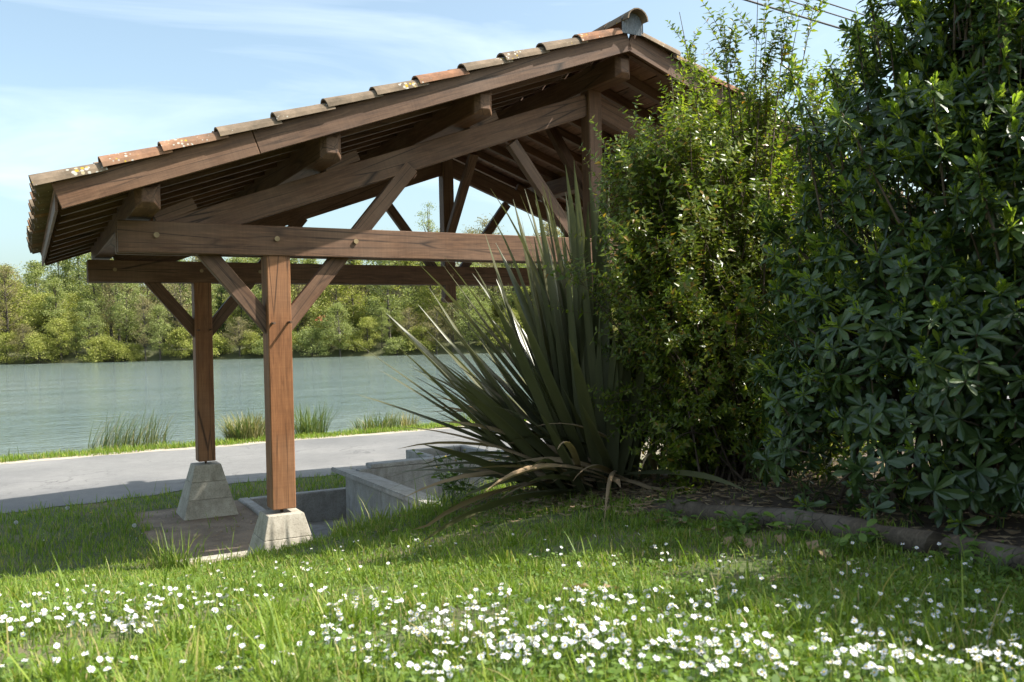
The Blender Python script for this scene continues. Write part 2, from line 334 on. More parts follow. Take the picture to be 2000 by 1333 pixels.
g = link('ground', fastmesh('ground', V, np.array(F), [M_soil, M_dirt, M_mulch], mi, True)); tag(g, kind='structure')
def road_near(x): return np.clip(5.05+.22*(x+2.2), 4.8, 5.65)
def sheet(name, x0, x1, ya, yb, z, mat, step=.5, wob=.06):
    xx = np.concatenate([np.linspace(x0, -16, 30), np.arange(-16, 18, step*.4), np.linspace(18, x1, 30)]); V = []; F = []
    for i, x in enumerate(xx):
        a = (ya(x) if callable(ya) else ya)+wob*math.sin(x*2.3)+wob*.6*math.sin(x*7.9+1); b = (yb(x) if callable(yb) else yb)+wob*math.sin(x*1.9+2)+wob*.5*math.sin(x*6.3)
        V += [(x, a, z), (x, b, z)]
    for i in range(len(xx)-1): F.append((2*i, 2*i+2, 2*i+3, 2*i+1))
    o = link(name, mesh(name, V, F, mat)); tag(o, kind='structure'); return o
sheet('road', -150, 150, lambda x: float(road_near(x)), 10.55, -.641, M_road)
sheet('gravel_verge', -150, 150, 10.4, 10.95, -.645, M_gravel, wob=.1)
# river and far bank (the far bank runs square to the line of sight across the river)
wv = [(-400, 12.0, -1.2), (400, 12.0, -1.2), (400, 330, -1.2), (-400, 330, -1.2)]
tag(link('river', mesh('river', wv, [(0, 1, 2, 3)], M_water)), kind='structure')
FH = np.array([math.sin(YAW), math.cos(YAW), 0]); RH = np.array([math.cos(YAW), -math.sin(YAW), 0]); BASE = np.array([CAM[0], CAM[1], 0])
def hill_z(t, d):
    return -1.6+2.2*sstep(d, 134, 139)+2.2*sstep(d, 139, 165)+14.5*sstep(d, 160, 330)*(1-.25*sstep(t, -120, 60))+.6*np.sin(t*.06)*sstep(d, 140, 170)
def far_pt(t, d, z=None): return BASE+FH*d+RH*t+np.array([0, 0, float(hill_z(t, d)) if z is None else z])
tt = np.linspace(-260, 260, 105); dd = np.concatenate([[133, 134, 135, 136, 138], np.linspace(141, 420, 40)])
V = [far_pt(t, d) for d in dd for t in tt]; F = [(j*105+i, j*105+i+1, (j+1)*105+i+1, (j+1)*105+i) for j in range(len(dd)-1) for i in range(104)]
tag(link('hill', fastmesh('hill', V, np.array(F), M_hill, None, True)), kind='structure')
# ------------------------------------------------------------------ the wash-house shelter
XK, D, TB, TH, SL = 3.2817, 3.576, 2.14, .25, .358
def zB(x): return 4.138-SL*abs(x-XK)            # underside of the verge boards / of the rafters
pav = tag(empty('shelter', (XK, D/2, -.65)), 'open timber wash-house shelter with a tiled gable roof beside the lane', 'shelter')
def plinth(x, y):
    p = empty('plinth', (x, y, -.66)); p.parent = pav
    hs = [(-.035, .150), (-.2285, .2005), (-.2305, .2015), (-.4285, .2535), (-.4305, .2545), (-.70, .325)]
    for k in range(3):
        (za, ha), (zb, hb) = hs[2*k], hs[2*k+1]; bm = bmesh.new(); bmesh.ops.create_cube(bm, size=1)
        for v in bm.verts:
            top = v.co.z > 0; h = ha if top else hb; v.co = Vector((math.copysign(h, v.co.x), math.copysign(h, v.co.y), (za if top else zb)-(za+zb)/2))
        bmesh.ops.bevel(bm, geom=bm.edges[:], offset=.005, segments=1, affect='EDGES')
        me = bpy.data.meshes.new('course'); bm.to_mesh(me); bm.free(); me.materials.append(M_conc)
        link('course', me, p, (x, y, (za+zb)/2))
    cyl('steel_pin', (x, y, -.06), (x, y, .03), .014, M_iron, p)
for px in (0, 2*XK):
    for py in (0, D):
        plinth(px, py)
        po = beam('post', (px, py, 0), (px, py, TB+.22), .2, .2, M_post, pav, up=(0, 1, 0), bev=.008)
        cyl('peg', (px-.068, py-.19, 1.571), (px-.068, py-.05, 1.571), .011, M_wood, pav, 7)
        cyl('peg', (px+.07, py-.20, 1.578), (px+.07, py-.05, 1.578), .011, M_wood, pav, 7)
for y in (0, D):
    for s in (-1, 1):                              # paired tie beams clamping posts and struts
        beam('tie_beam', (-1.24, y+s*.0775, TB+TH/2), (2*XK+1.24, y+s*.0775, TB+TH/2), .075, TH, M_wood, pav)
    for m in (1, -1):
        X = lambda x: XK+m*(x-XK)
        beam('principal_rafter', (X(-1.0), y, 2.26), (X(3.22), y, 3.869+.3576*(3.22-3.174)-.116), .076, .218, M_wood, pav)
        beam('strut', (X(.04), y, 1.52), (X(1.26), y, 2.995), .078, .14, M_wood, pav)
        beam('brace', (X(-.04), y, 1.52), (X(-.66), y, 2.27), .078, .14, M_wood, pav)
        beam('strut', (X(2.33), y, 3.31), (X(3.22), y, 2.16), .078, .115, M_wood, pav)
        for bx in (-.961, -.014, .676):
            cyl('bolt', (X(bx), y-.135, 2.28), (X(bx), y-.10, 2.28), .022, M_brass, pav, 10, .016)
    cyl('bolt', (XK, y-.135, 2.27), (XK, y-.10, 2.27), .022, M_brass, pav, 10, .016)
    kp = beam('king_post', (XK, y, 1.93), (XK, y, 3.92), .16, .16, M_wood, pav, up=(0, 1, 0), bev=.01)
    beam('pendant', (XK, y, 1.90), (XK, y, 1.99), .185, .185, M_wood, pav, up=(0, 1, 0), bev=.03)
# braces in the plane of the ridge
beam('ridge_brace', (XK, .06, 2.80), (XK, .87, 3.80), .075, .12, M_wood, pav, up=(1, 0, 0))
beam('ridge_brace', (XK, D-.06, 2.80), (XK, D-.87, 3.80), .075, .12, M_wood, pav, up=(1, 0, 0))
YF, YK = -.664, D+.664
for px in (-1.07, .33, 1.74, XK, 2*XK-1.74, 2*XK-.33, 2*XK+1.07):
    zt = zB(px)+(.03 if px != XK else -.01); h = .19 if abs(px-XK) > 4 else .22
    pur = beam('purlin', (px, YF+.065, zt-h/2), (px, YK-.065, zt-h/2), .18, h, M_wood, pav, cham=.045)
    if px != XK:
        for y in (0, D):
            sg = 1 if px < XK else -1
            beam('cleat', (px+sg*.11, y, zB(px+sg*.11)-.20), (px+sg*.42, y, zB(px+sg*.42)-.17), .07, .10, M_wood, pav)
XE = -1.674; COSR = 1/math.hypot(1, SL)
nr = 11
for m in (1, -1):
    X = lambda x: XK+m*(x-XK)
    for k in range(nr):
        y = YF+.11+k*(YK-YF-.22)/(nr-1)
        beam('rafter', (X(XE+.03), y, zB(XE+.03)+.075), (X(XK), y, zB(XK)+.075), .065, .10, M_wood, pav, bev=.003)
    for y in (YF, YK):                            # verge boards, two lengths with a butt joint
        for a, b in ((XE, -.30), (-.295, XK)):
            beam('verge_board', (X(a), y, zB(a)+.10), (X(b), y, zB(b)+.10), .034, .19, M_wood, pav, bev=.004)
    beam('eave_board', (X(XE), YF+.03, zB(XE)+.07), (X(XE), YK-.03, zB(XE)+.07), .02, .13, M_wood, pav, bev=.003)
    nb = 26
    for k in range(nb):                           # sarking boards lie across the rafters
        a = XE-.02+(k+.5)*(XK-XE)/nb
        jz = rng.uniform(-.003, .003)
        beam('roof_board', (X(a), YF+.03, zB(a)+.142+jz), (X(a), YK-.03, zB(a)+.142+jz), (XK-XE)/nb/COSR-.012, .018, M_board, pav, up=(m*SL, 0, 1) if False else (-m*SL, 0, 1), bev=0)
# canal tiles
def tile_mesh(name, r0, r1, L, flip):
    """half-round tile: x runs up the slope, lower end at x=0 with radius r0"""
    seg = 8; V = []; F = []; th = .013
    for x, r in ((0, r0), (L, r1)):
        for rr in (r, r-th):
            for k in range(seg+1):
                a = math.pi*k/seg; V.append((x, -rr*math.cos(a), (rr*math.sin(a)*.92)*(-1 if flip else 1)))
    n = seg+1
    for k in range(seg):
        F += [(k, k+1, 2*n+k+1, 2*n+k), (n+k+1, n+k, 3*n+k, 3*n+k+1), (k+1, k, n+k, n+k+1), (2*n+k, 2*n+k+1, 3*n+k+1, 3*n+k)]
    F += [(0, 2*n, 3*n, n), (seg, n+seg, 3*n+seg, 2*n+seg)]
    me = mesh(name, V, F, M_tile); 
    bm = bmesh.new(); bm.from_mesh(me); bmesh.ops.recalc_face_normals(bm, faces=bm.faces[:]); bm.to_mesh(me); bm.free()
    return me
T_cov = tile_mesh('cover_tile', .098, .078, .49, False); T_pan = tile_mesh('pan_tile', .078, .095, .49, True)
slope = math.atan(SL); XT = -1.80; pitchx = .41; rows = 13; ncol = 25
def tile_matrix(m, x, y, lift, jit):
    ang = slope-.045
    d = Vector((m*math.cos(ang), 0, math.sin(ang))); yv = Vector((0, m*1.0, 0)); zv = d.cross(yv)
    mm = Matrix.Identity(4); pos = Vector((XK+m*(x-XK), y, zB(x)+lift))
    rz = Matrix.Rotation(jit[0], 3, 'Z') @ Matrix.Rotation(jit[1], 3, 'X')
    b = Matrix((d, yv, zv)).transposed() @ rz
    for i in range(3):
        for j in range(3): mm[i][j] = b[i][j]
        mm[i][3] = pos[i]
    return mm
rest = []
for m in (1, -1):
    for c in range(ncol+1):
        yc = YF+.012+c*(YK-YF-.024)/ncol
        for r in range(rows):
            x = XT+r*pitchx+rng.uniform(-.018, .018)
            if x+.3 > XK: continue
            jit = (rng.normal(0, .018), rng.normal(0, .03))
            items = [(T_cov, yc, .205+rng.uniform(-.004, .006), 'cover_tile')]
            if c < ncol: items.append((T_pan, yc+(YK-YF-.024)/ncol/2, .247, 'pan_tile'))
            for me, y, lift, nm in items:
                mm = tile_matrix(m, x, y, lift, jit)
                single = (c == 0 and nm == 'cover_tile') or (r == 0 and m == 1) or (m == -1 and c < 2 and nm == 'cover_tile') or (c == ncol and nm == 'cover_tile')
                if single:
                    o = link(nm, me, pav); o.matrix_basis = mm
                else: rest.append((me, mm))
def join(name, items, mats):
    Vs, Fs, n = [], [], 0
    cache = {}
    for me, mm in items:
        if me.name not in cache:
            v = np.empty(len(me.vertices)*3); me.vertices.foreach_get('co', v); cache[me.name] = (v.reshape(-1, 3), np.array([list(p.vertices) for p in me.polygons]))
        v, f = cache[me.name]; A = np.array(mm)
        Vs.append(v@A[:3, :3].T+A[:3, 3]); Fs.append(f+n); n += len(v)
    return fastmesh(name, np.concatenate(Vs), np.concatenate(Fs), mats)
tag(link('tile_field', join('tile_field', rest, M_tile), pav), kind='stuff')
T_rid = tile_mesh('ridge_tile', .122, .105, .46, False)
y = YF-.16
zr = zB(XK)+.245
while y < YK-.2:
    o = link('ridge_tile', T_rid, pav); o.matrix_basis = Matrix.Translation((XK, y, zr+.01)) @ Matrix.Rotation(math.pi/2, 4, 'Z') @ Matrix.Rotation(-.03, 4, 'Y'); y += .40
# ribbed zinc plate closing the ridge end
V = []; F = []
for k in range(25):
    xx = -.125+.25*k/24; yy = YF-.07+(.008 if k % 2 else 0); V += [(XK+xx, yy, zr-.10), (XK+xx, yy, zr+.105*math.sqrt(max(0, 1-(xx/.13)**2))+.005), (XK+xx, yy+.01, zr-.10), (XK+xx, yy+.01, zr+.105*math.sqrt(max(0, 1-(xx/.13)**2))+.005)]
for k in range(24):
    a = 4*k; F += [(a, a+4, a+5, a+1), (a+3, a+7, a+6, a+2), (a+1, a+5, a+7, a+3)]
link('ridge_end_plate', mesh('ridge_end_plate', V, F, M_zinc), pav)

# ------------------------------------------------------------------ sunken floor and wash basin
pit = tag(empty('washing_pit', (3.2, 2, -1.0)), 'sunken concrete floor with low kerbs around the wash basin', 'pit')
obox('floor_slab', PIT[0]-.02, PIT[1]+.02, PIT[2]-.02, PIT[3]+.02, -1.12, -1.0, M_basin, pit, 0)
obox('kerb', PIT[0]-.13, PIT[0], PIT[2]+.3, PIT[3]+.12, -1.1, -.60, M_basin, pit, .012)
obox('kerb', PIT[0]+.003, PIT[1]-.003, PIT[3], PIT[3]+.118, -1.1, -.604, M_basin, pit, .012)
obox('kerb', PIT[1], PIT[1]+.13, PIT[2]+.3, PIT[3]+.12, -1.1, -.60, M_basin, pit, .012)
bm = bmesh.new(); bmesh.ops.create_cube(bm, size=1)
for v in bm.verts:
    v.co = Vector(((.42 if v.co.x < 0 else 6.14), (PIT[2]-.12 if v.co.y < 0 else PIT[2]+.005), (-1.1 if v.co.z < 0 else (-.22 if v.co.x < 0 else .0))))
me = bpy.data.meshes.new('retaining_wall'); bm.to_mesh(me); bm.free(); me.materials.append(M_basin); link('retaining_wall', me, pit)
obox('paving_strip', -.72, .30, 1.0, 1.12, -.70, -.585, M_conc, pit, .012)
bas = tag(empty('wash_basin', (XK, 2.0, -1.0)), 'grey concrete wash basin with sloping scrubbing slabs and inlet box', 'basin')
BX0, BX1, BY0, BY1 = 1.80, 2*XK-1.80, .35, 3.77
obox('wall', BX0, BX0+.14, BY0, BY1, -1.0, -.40, M_basin, bas, .008)
obox('wall', BX1-.14, BX1, BY0, BY1, -1.0, -.40, M_basin, bas, .008)
obox('wall', BX0+.142, BX1-.142, BY1-.14, BY1, -1.0, -.30, M_basin, bas, .008)
obox('wall', BX0+.142, BX1-.142, BY0, BY0+.14, -1.0, -.30, M_basin, bas, .008)
obox('basin_floor', BX0+.142, BX1-.142, BY0+.142, BY1-.142, -1.0, -.90, M_basin, bas, 0)
def slab(x0, x1, y0, y1, zo, zi, th, axis):
    """sloping slab; outer edge (x0 or y0 side) at zo, inner edge at zi"""
    if axis == 'x': pts = [(x0, y0, zo), (x0, y1, zo), (x1, y1, zi), (x1, y0, zi)]
    else: pts = [(x0, y0, zo), (x0, y1, zi), (x1, y1, zi), (x1, y0, zo)]
    V = pts+[(a, b, c-th) for a, b, c in pts]
    bm = bmesh.new(); vs = [bm.verts.new(v) for v in V]
    for f in ((0, 1, 2, 3), (7, 6, 5, 4), (0, 4, 5, 1), (1, 5, 6, 2), (2, 6, 7, 3), (3, 7, 4, 0)): bm.faces.new([vs[i] for i in f])
    bmesh.ops.recalc_face_normals(bm, faces=bm.faces[:]); bmesh.ops.bevel(bm, geom=bm.edges[:], offset=.012, segments=2, affect='EDGES')
    me = bpy.data.meshes.new('scrubbing_slab'); bm.to_mesh(me); bm.free(); me.materials.append(M_basin); return link('scrubbing_slab', me, bas)
slab(1.63, 2.10, BY0-.1, 3.85, -.26, -.36, .06, 'x')
slab(2*XK-1.63, 2*XK-2.10, BY0-.1, 3.85, -.26, -.36, .06, 'x')
obox('rim', 2.104, 2*XK-2.104, BY1-.16, BY1+.06, -.30, -.245, M_basin, bas, .01)
obox('rim', 2.104, 2*XK-2.104, BY0-.1, BY0+.16, -.30, -.25, M_basin, bas, .01)
for a in ((3.03, 3.13, 3.84, 4.68), (3.89, 3.99, 3.84, 4.68), (3.134, 3.886, 4.57, 4.678)):
    obox('inlet_wall', *a, -.68, -.235, M_basin, bas, .01)
# rusty inlet pipe with a hand wheel
P = [(3.5, 4.55, -.42), (3.5, 4.2, -.36), (3.5, 3.95, -.34), (3.5, 3.70, -.36), (3.5, 3.66, -.46)]; v, f = tube(P, [.02]*5, 8)
pipe = link('inlet_pipe', fastmesh('inlet_pipe', v, f, M_iron, None, True), bas)
P = [(3.5+.07*math.cos(a), 4.1+.02*math.sin(a), -.33+.07*math.sin(a)) for a in np.linspace(0, 2*math.pi, 17)]; v, f = tube(P, [.009]*17, 6)
link('hand_wheel', fastmesh('hand_wheel', v, f, M_iron, None, True), bas)
cyl('spindle', (3.5, 4.1, -.36), (3.5, 4.1, -.25), .008, M_iron, bas)

# ------------------------------------------------------------------ log edging of the shrub bed
lg = tag(empty('log_edging', (1.3, -4.8, .5)), 'long weathered grey log edging the shrub bed on the lawn', 'log')
for k, (a, b) in enumerate((((1.36, -3.55), (1.27, -5.3)), ((1.265, -5.36), (1.12, -7.6)))):
    n = 14; P = []; R_ = []
    for i in range(n):
        s = i/(n-1); x = a[0]+(b[0]-a[0])*s+.012*math.sin(i*1.7+k); y_ = a[1]+(b[1]-a[1])*s; P.append((x, y_, float(tz(x, y_))+.03)); R_.append(.058+.006*math.sin(i*2.1+k))
    v, f = tube(P, R_, 12); v += rng.normal(0, .0025, v.shape)
    capA = list(range(12)); capB = [len(v)-12+i for i in range(12)]
    me = mesh('log', v, [tuple(q) for q in f]+[tuple(capA[::-1]), tuple(capB)], M_log); me.polygons.foreach_set('use_smooth', np.array([len(p_.vertices) == 4 for p_ in me.polygons]))
    link('log', me, lg)

# ------------------------------------------------------------------ overhead cables and their poles
def cable(y, r, x0=-24, x1=40, z=9.5):
    xx = np.linspace(x0, x1, 60); P = np.stack([xx, y+.11*(xx-13.8), z+.5*((xx-15)/35)**2], 1); v, f = tube(P, [r]*60, 6)
    return link('overhead_cable', fastmesh('overhead_cable', v, f, M_cable, None, True))
def pole(x, lab):
    yc = 8.2+.11*(x-13.8); zt = 9.5+.5*((x-15)/35)**2; g = float(tz(x, yc))
    t = tag(empty('utility_pole', (x, yc, g)), lab, 'pole', 'poles carrying the overhead cables')
    cyl('shaft', (x, yc, g-.3), (x, yc, zt+.5), .15, M_log, t, 12, .1); obox('crossarm', x-.05, x+.05, yc-.75, yc+.65, zt-.15, zt-.026, M_log, t)
for yy, lab, r in ((8.55, 'thick black overhead cable on the river side', .027), (8.0, 'thin black overhead cable between two others', .018), (7.6, 'thin black overhead cable on the lawn side', .018)):
    tag(cable(yy, r), lab, 'cable', 'overhead cables')
pole(-24, 'wooden utility pole in the open grass'); pole(40, 'wooden utility pole standing on the river bank')
# ------------------------------------------------------------------ leaves
def leaf_strip(stations, widths, fold, L, W, droop=0.):
    """leaf along +x, face up +z; returns 3 rows of verts per station and quads"""
    V = []; F = []
    for s, w_ in zip(stations, widths):
        z = -droop*s*s*L; hw = w_*W/2
        V += [(s*L, -hw, z+fold*hw), (s*L, 0, z), (s*L, hw, z+fold*hw)]
    for i in range(len(stations)-1):
        a = 3*i; F += [(a, a+3, a+4, a+1), (a+1, a+4, a+5, a+2)]
    return np.array(V, float), np.array(F, int)
def rotm(az, elv, roll=0.):
    ca, sa, ce, se = math.cos(az), math.sin(az), math.cos(elv), math.sin(elv)
    x = np.array([ca*ce, sa*ce, se]); y = np.array([-sa, ca, 0]); z = np.cross(x, y)
    cr, sr = math.cos(roll), math.sin(roll)
    return np.stack([x, y*cr+z*sr, -y*sr+z*cr], 1)
def frame_from(n, spin):
    n = n/np.linalg.norm(n); a = np.array([1, 0, 0.]) if abs(n[0]) < .8 else np.array([0, 1, 0.])
    x = np.cross(a, n); x /= np.linalg.norm(x); y = np.cross(n, x)
    c, s = math.cos(spin), math.sin(spin)
    return np.stack([x*c+y*s, -x*s+y*c, n], 1)
class Bag:
    def __init__(self): self.V = []; self.F = []; self.M = []; self.n = 0
    def add(self, V, F, m=0): self.V.append(V); self.F.append(F+self.n); self.M.append(np.full(len(F), m)); self.n += len(V)
    def mesh(self, name, mats, smooth=False): return fastmesh(name, np.concatenate(self.V), np.concatenate(self.F), mats, np.concatenate(self.M), smooth)
def rosette(new, n=11):
    b = Bag()
    for k in range(n):
        az = k*2.4+random.uniform(-.3, .3); q = k/n; e = -.45+1.25*q+random.uniform(-.15, .15); L = random.uniform(.065, .105)*(1-.25*q)
        V, F = leaf_strip([0, .38, .76, 1], [.14, .62, 1, .28], .25, L, L*.36, random.uniform(.05, .3)); b.add(V@rotm(az, e, random.uniform(-.3, .3)).T+[0, 0, .02*q], F, 0)
    if new:
        for k in range(new):
            az = random.uniform(0, 6.28); e = random.uniform(.75, 1.45); L = random.uniform(.025, .055)
            V, F = leaf_strip([0, .4, .75, 1], [.2, .7, 1, .3], .4, L, L*.3, 0); b.add(V@rotm(az, e).T+[random.uniform(-.012, .012), random.uniform(-.012, .012), random.uniform(.015, .06)], F, 1)
    st = tube([(0, 0, -.09), (0, 0, .02)], [.004, .003], 4); b.add(st[0], st[1], 1 if new else 2)
    return b.mesh('leaf_rosette', [M_pit, M_pitn, M_twig])
ROS = [rosette(0) for _ in range(4)]+[rosette(9) for _ in range(3)]+[rosette(18) for _ in range(2)]
def sprig():
    b = Bag(); L = random.uniform(.16, .26); n = 8; cv = random.uniform(-.2, .2)
    P = [(cv*s*s*L, 0, s*L) for s in np.linspace(0, 1, 4)]; v, f = tube(P, [.002, .0017, .0014, .001], 3); b.add(v, f, 1)
    for k in range(n):
        s = .15+.85*k/(n-1)
        for sd in (0, math.pi):
            l = random.uniform(.03, .052)*(1.1-.35*s); V, F = leaf_strip([0, .4, 1], [.25, 1, .12], .3, l, l*.52, .15)
            b.add(V@rotm(k*1.57+sd+random.uniform(-.4, .4), random.uniform(.1, .75), random.uniform(-.5, .5)).T+[cv*s*s*L, 0, s*L], F, 0)
    return b.mesh('leaf_sprig', [M_abel, M_twig])
SPR = [sprig() for _ in range(7)]
def mat4(R_, p, sc=1.):
    m = Matrix.Identity(4)
    for i in range(3):
        for j in range(3): m[i][j] = R_[i, j]*sc
        m[i][3] = p[i]
    return m
def scatter(parent, items, part, keep, stuff, mats):
    """the `keep` pieces nearest the viewpoint become parts, the others one joined mesh"""
    items.sort(key=lambda it: float(np.linalg.norm(np.array(it[1].translation)-CAM)) + it[2])
    for me, m, _ in items[:keep]:
        o = link(part, me, parent); o.matrix_basis = m
    Vs, Fs, Ms, n = [], [], [], 0; cache = {}
    for me, mm, _ in items[keep:]:
        if me.name not in cache:
            v = np.empty(len(me.vertices)*3); me.vertices.foreach_get('co', v); f = np.empty(len(me.loops), np.int32); me.loops.foreach_get('vertex_index', f)
            q = np.empty(len(me.polygons), np.int32); me.polygons.foreach_get('material_index', q); cache[me.name] = (v.reshape(-1, 3), f.reshape(-1, 4), q)
        v, f, q = cache[me.name]; A = np.array(mm); Vs.append(v@A[:3, :3].T+A[:3, 3]); Fs.append(f+n); Ms.append(q); n += len(v)
    tag(link(stuff, fastmesh(stuff, np.concatenate(Vs), np.concatenate(Fs), mats, np.concatenate(Ms)), parent), kind='stuff')
def stems(name, lst, mat, parent, seg=5):
    b = Bag()
    for P, R_ in lst: v, f = tube(P, R_, seg); b.add(v, f)
    return link(name, b.mesh(name, [mat], True), parent)

# ---- round broad-leaved evergreen bushes behind the log
def evergreen(name, label, cx, cy, rx, ry, cz, rz, n, seed, nshoot):
    g0 = float(tz(cx, cy)); root = tag(empty(name, (cx, cy, g0)), label, 'bush'); items = []; shoots = []; C_ = np.array([cx, cy, cz])
    def surf(d):
        lump = 1+.09*math.sin(d[0]*5+seed)*math.sin(d[1]*6+d[2]*3)+.07*math.sin(d[2]*9+d[0]*4+seed*2)+.05*math.sin(d[1]*13+d[2]*11)
        if d[2] >= 0: tp = 1-.3*d[2]; return C_+np.array([d[0]*rx*tp+.12*d[2], d[1]*ry*tp-.1*d[2], d[2]*rz])*lump
        h = math.hypot(d[0], d[1])+1e-6; k = (.35+.65*min(1, h*1.6))/h*min(1, h*1.6)
        k = (1+.16*abs(d[2]))/h if h > .35 else (1+.16*abs(d[2]))*h/.35/h
        return np.array([cx+d[0]*k*rx*lump, cy+d[1]*k*ry*lump, cz+d[2]*(cz-g0)])
    for i in range(n):
        d = rng.normal(size=3); d /= np.linalg.norm(d); p0 = surf(d); nrm = d/np.array([rx, ry, rz]); nrm /= np.linalg.norm(nrm)
        dep = abs(random.gauss(0, .15))+(random.uniform(.2, .6) if random.random() < .22 else 0); p = p0-nrm*dep+rng.normal(0, .05, 3)
        if p[2] < float(tz(p[0], p[1]))+.03: continue
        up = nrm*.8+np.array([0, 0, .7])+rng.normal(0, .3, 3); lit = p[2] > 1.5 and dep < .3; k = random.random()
        me = ROS[random.randrange(7, 9)] if (lit and k < .55) else ROS[random.randrange(4, 7)] if k < (.85 if lit else .35) else ROS[random.randrange(0, 4)]  # outer upper rosettes get more pale new leaves, partly painting a sunlit crown
        items.append((me, mat4(frame_from(up, random.uniform(0, 6.28)), p, random.choice((.65, .8, .95, 1.1, 1.3))*random.uniform(.9, 1.1)), 4*dep))
    for i in range(nshoot):
        d = rng.normal(size=3); d[2] = abs(d[2])+.25; d /= np.linalg.norm(d); p = surf(d); L = random.uniform(.2, .5); q_ = d*.5+np.array([random.gauss(0, .15), random.gauss(0, .15), 1.]); q_ /= np.linalg.norm(q_); a_ = p-q_*.25
        shoots.append(([a_, a_+q_*(L*.5+.1), a_+q_*(L+.22)], [.007, .005, .003]))
        for k in range(6):
            items.append((random.choice(ROS[4:] if k > 2 else ROS[:7]), mat4(frame_from(q_+rng.normal(0, .25, 3), random.uniform(0, 6.28)), a_+q_*(.22+L*(k+.5)/6), random.uniform(.7, 1.05)), 0))
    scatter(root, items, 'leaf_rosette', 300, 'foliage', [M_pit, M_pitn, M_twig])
    for i in range(70):
        a_ = np.array([cx+random.gauss(0, .25), cy+random.gauss(0, .25), g0-.05]); d = rng.normal(size=3); d[2] = abs(d[2])*.9-.2; d /= np.linalg.norm(d); b_ = C_+(surf(d)-C_)*.92; m_ = (a_+b_)/2+np.array([random.gauss(0, .1), random.gauss(0, .1), .2])
        s_ = np.linspace(0, 1, 7)[:, None]; shoots.append((a_*(1-s_)**2+2*m_*s_*(1-s_)+b_*s_*s_, np.linspace(.013, .003, 7)))
    stems('branches', shoots, M_twig, root)
evergreen('evergreen_bush', 'tall round broad-leaved evergreen bush with pale shoots behind the log', 2.44, -4.68, .92, 1.0, 1.7, 1.6, 3400, 1., 80)
evergreen('evergreen_bush', 'broad-leaved evergreen bush at the log end away from the flax', 2.15, -7.05, 1.05, 1.35, 1.8, 1.55, 2800, 2.7, 25)
# ---- loose small-leaved shrub between hedge and flax
shrub = tag(empty('arching_shrub', (2.55, -2.75, .35)), 'loose small-leaved shrub with arching twigs in front of the gable', 'shrub')
items = []; lst = []
C0 = np.array([2.72, -2.85, 1.55]); RAD = np.array([1.2, .9, 1.5])
for i in range(360):
    th = random.uniform(0, 2*math.pi); ph = math.acos(random.uniform(-.85, 1)); dvec = np.array([math.sin(ph)*math.cos(th), math.sin(ph)*math.sin(th), math.cos(ph)])
    r = random.uniform(.72, 1.05); spray = i < 84
    if spray:
        th = random.uniform(0, 2*math.pi); dvec = np.array([.55*math.cos(th)+.1, .5*math.sin(th), 1.0]); r = random.uniform(1.0, 1.38) if i < 34 else 1.2
        if i >= 34: dvec = np.array([-1.05, random.uniform(-.7, .3), random.uniform(.1, 1.2)]); dvec /= np.linalg.norm(dvec); r = random.uniform(1.0, 1.22)
    tip = C0+dvec*RAD*r; base = np.array([2.6+random.gauss(0, .18), -2.75+random.gauss(0, .18), .35])
    mid = base*.45+tip*.55+np.array([0, 0, .35 if not spray else .2])-np.array([.12, 0, 0])*(1 if random.random() < .5 else -1)
    s = np.linspace(0, 1, 12)[:, None]; P = base*(1-s)**2+2*mid*s*(1-s)+tip*s*s; lst.append((P, np.linspace(.011, .002, 12)))
    ns = 21 if not spray else 24
    for k in range(ns):
        q = random.uniform(.22 if not spray else .45, 1.0); j = q*11; j0 = min(10, int(j)); p = P[j0]*(1-(j-j0))+P[j0+1]*(j-j0); tdir = P[j0+1]-P[j0]; tdir /= np.linalg.norm(tdir)
        off = np.array([random.gauss(0, 1) for _ in range(3)]); off /= np.linalg.norm(off); sp = (.13 if not spray else .035)*random.random()
        n = tdir*.7+off*.9+np.array([0, 0, .35]) if not spray else tdir*1.1+off*.6
        p = p+off*sp
        if p[2] < float(tz(p[0], p[1]))+.03: continue
        items.append((random.choice(SPR), mat4(frame_from(n, random.uniform(0, 6.28)), p, random.uniform(.85, 1.35)), 0))
scatter(shrub, items, 'leaf_sprig', 300, 'foliage', [M_abel, M_twig])
stems('branches', lst, M_twig, shrub, 4)

# ---- New Zealand flax: every sword leaf a part
flax = tag(empty('flax_clump', (1.95, -2.05, .17)), 'big clump of stiff dark sword-shaped leaves below the tie beam', 'flax')
def sword(base, az, lean, L, W, curve, mat, name, tw=0., dry=False):
    n = 11; V = []; F = []; hz = np.array([math.cos(az), math.sin(az), 0]); side = np.array([-math.sin(az), math.cos(az), 0])
    p = np.array(base, float); ang = lean
    for i in range(n):
        s = i/(n-1); w_ = W*(.55+.45*min(1, s*3))*(1 if s < .55 else max(.03, 1-((s-.55)/.45)**1.6))
        d = hz*math.sin(ang)+np.array([0, 0, math.cos(ang)]); nr_ = hz*math.cos(ang)-np.array([0, 0, math.sin(ang)])
        t_ = tw*s; sd = side*math.cos(t_)+nr_*math.sin(t_); nn = np.cross(sd, d)
        f = .75*(1-s)**.7+.12
        V += [p-sd*w_/2+nn*w_*f*.5, p, p+sd*w_/2+nn*w_*f*.5]
        p = p+d*L/(n-1); ang += curve/(n-1)*(.4+1.2*s)
        if p[2] < tz(p[0], p[1])+.012: p[2] = float(tz(p[0], p[1]))+.012+.004*i; ang = min(ang, math.pi/2)
    for i in range(n-1):
        a = 3*i; F += [(a, a+3, a+4, a+1), (a+1, a+4, a+5, a+2)]
    return link(name, fastmesh(name, np.array(V), np.array(F), mat, None, True), flax)
LEFT = math.atan2(-CR[1], -CR[0])                     # direction that leans towards the open lawn side
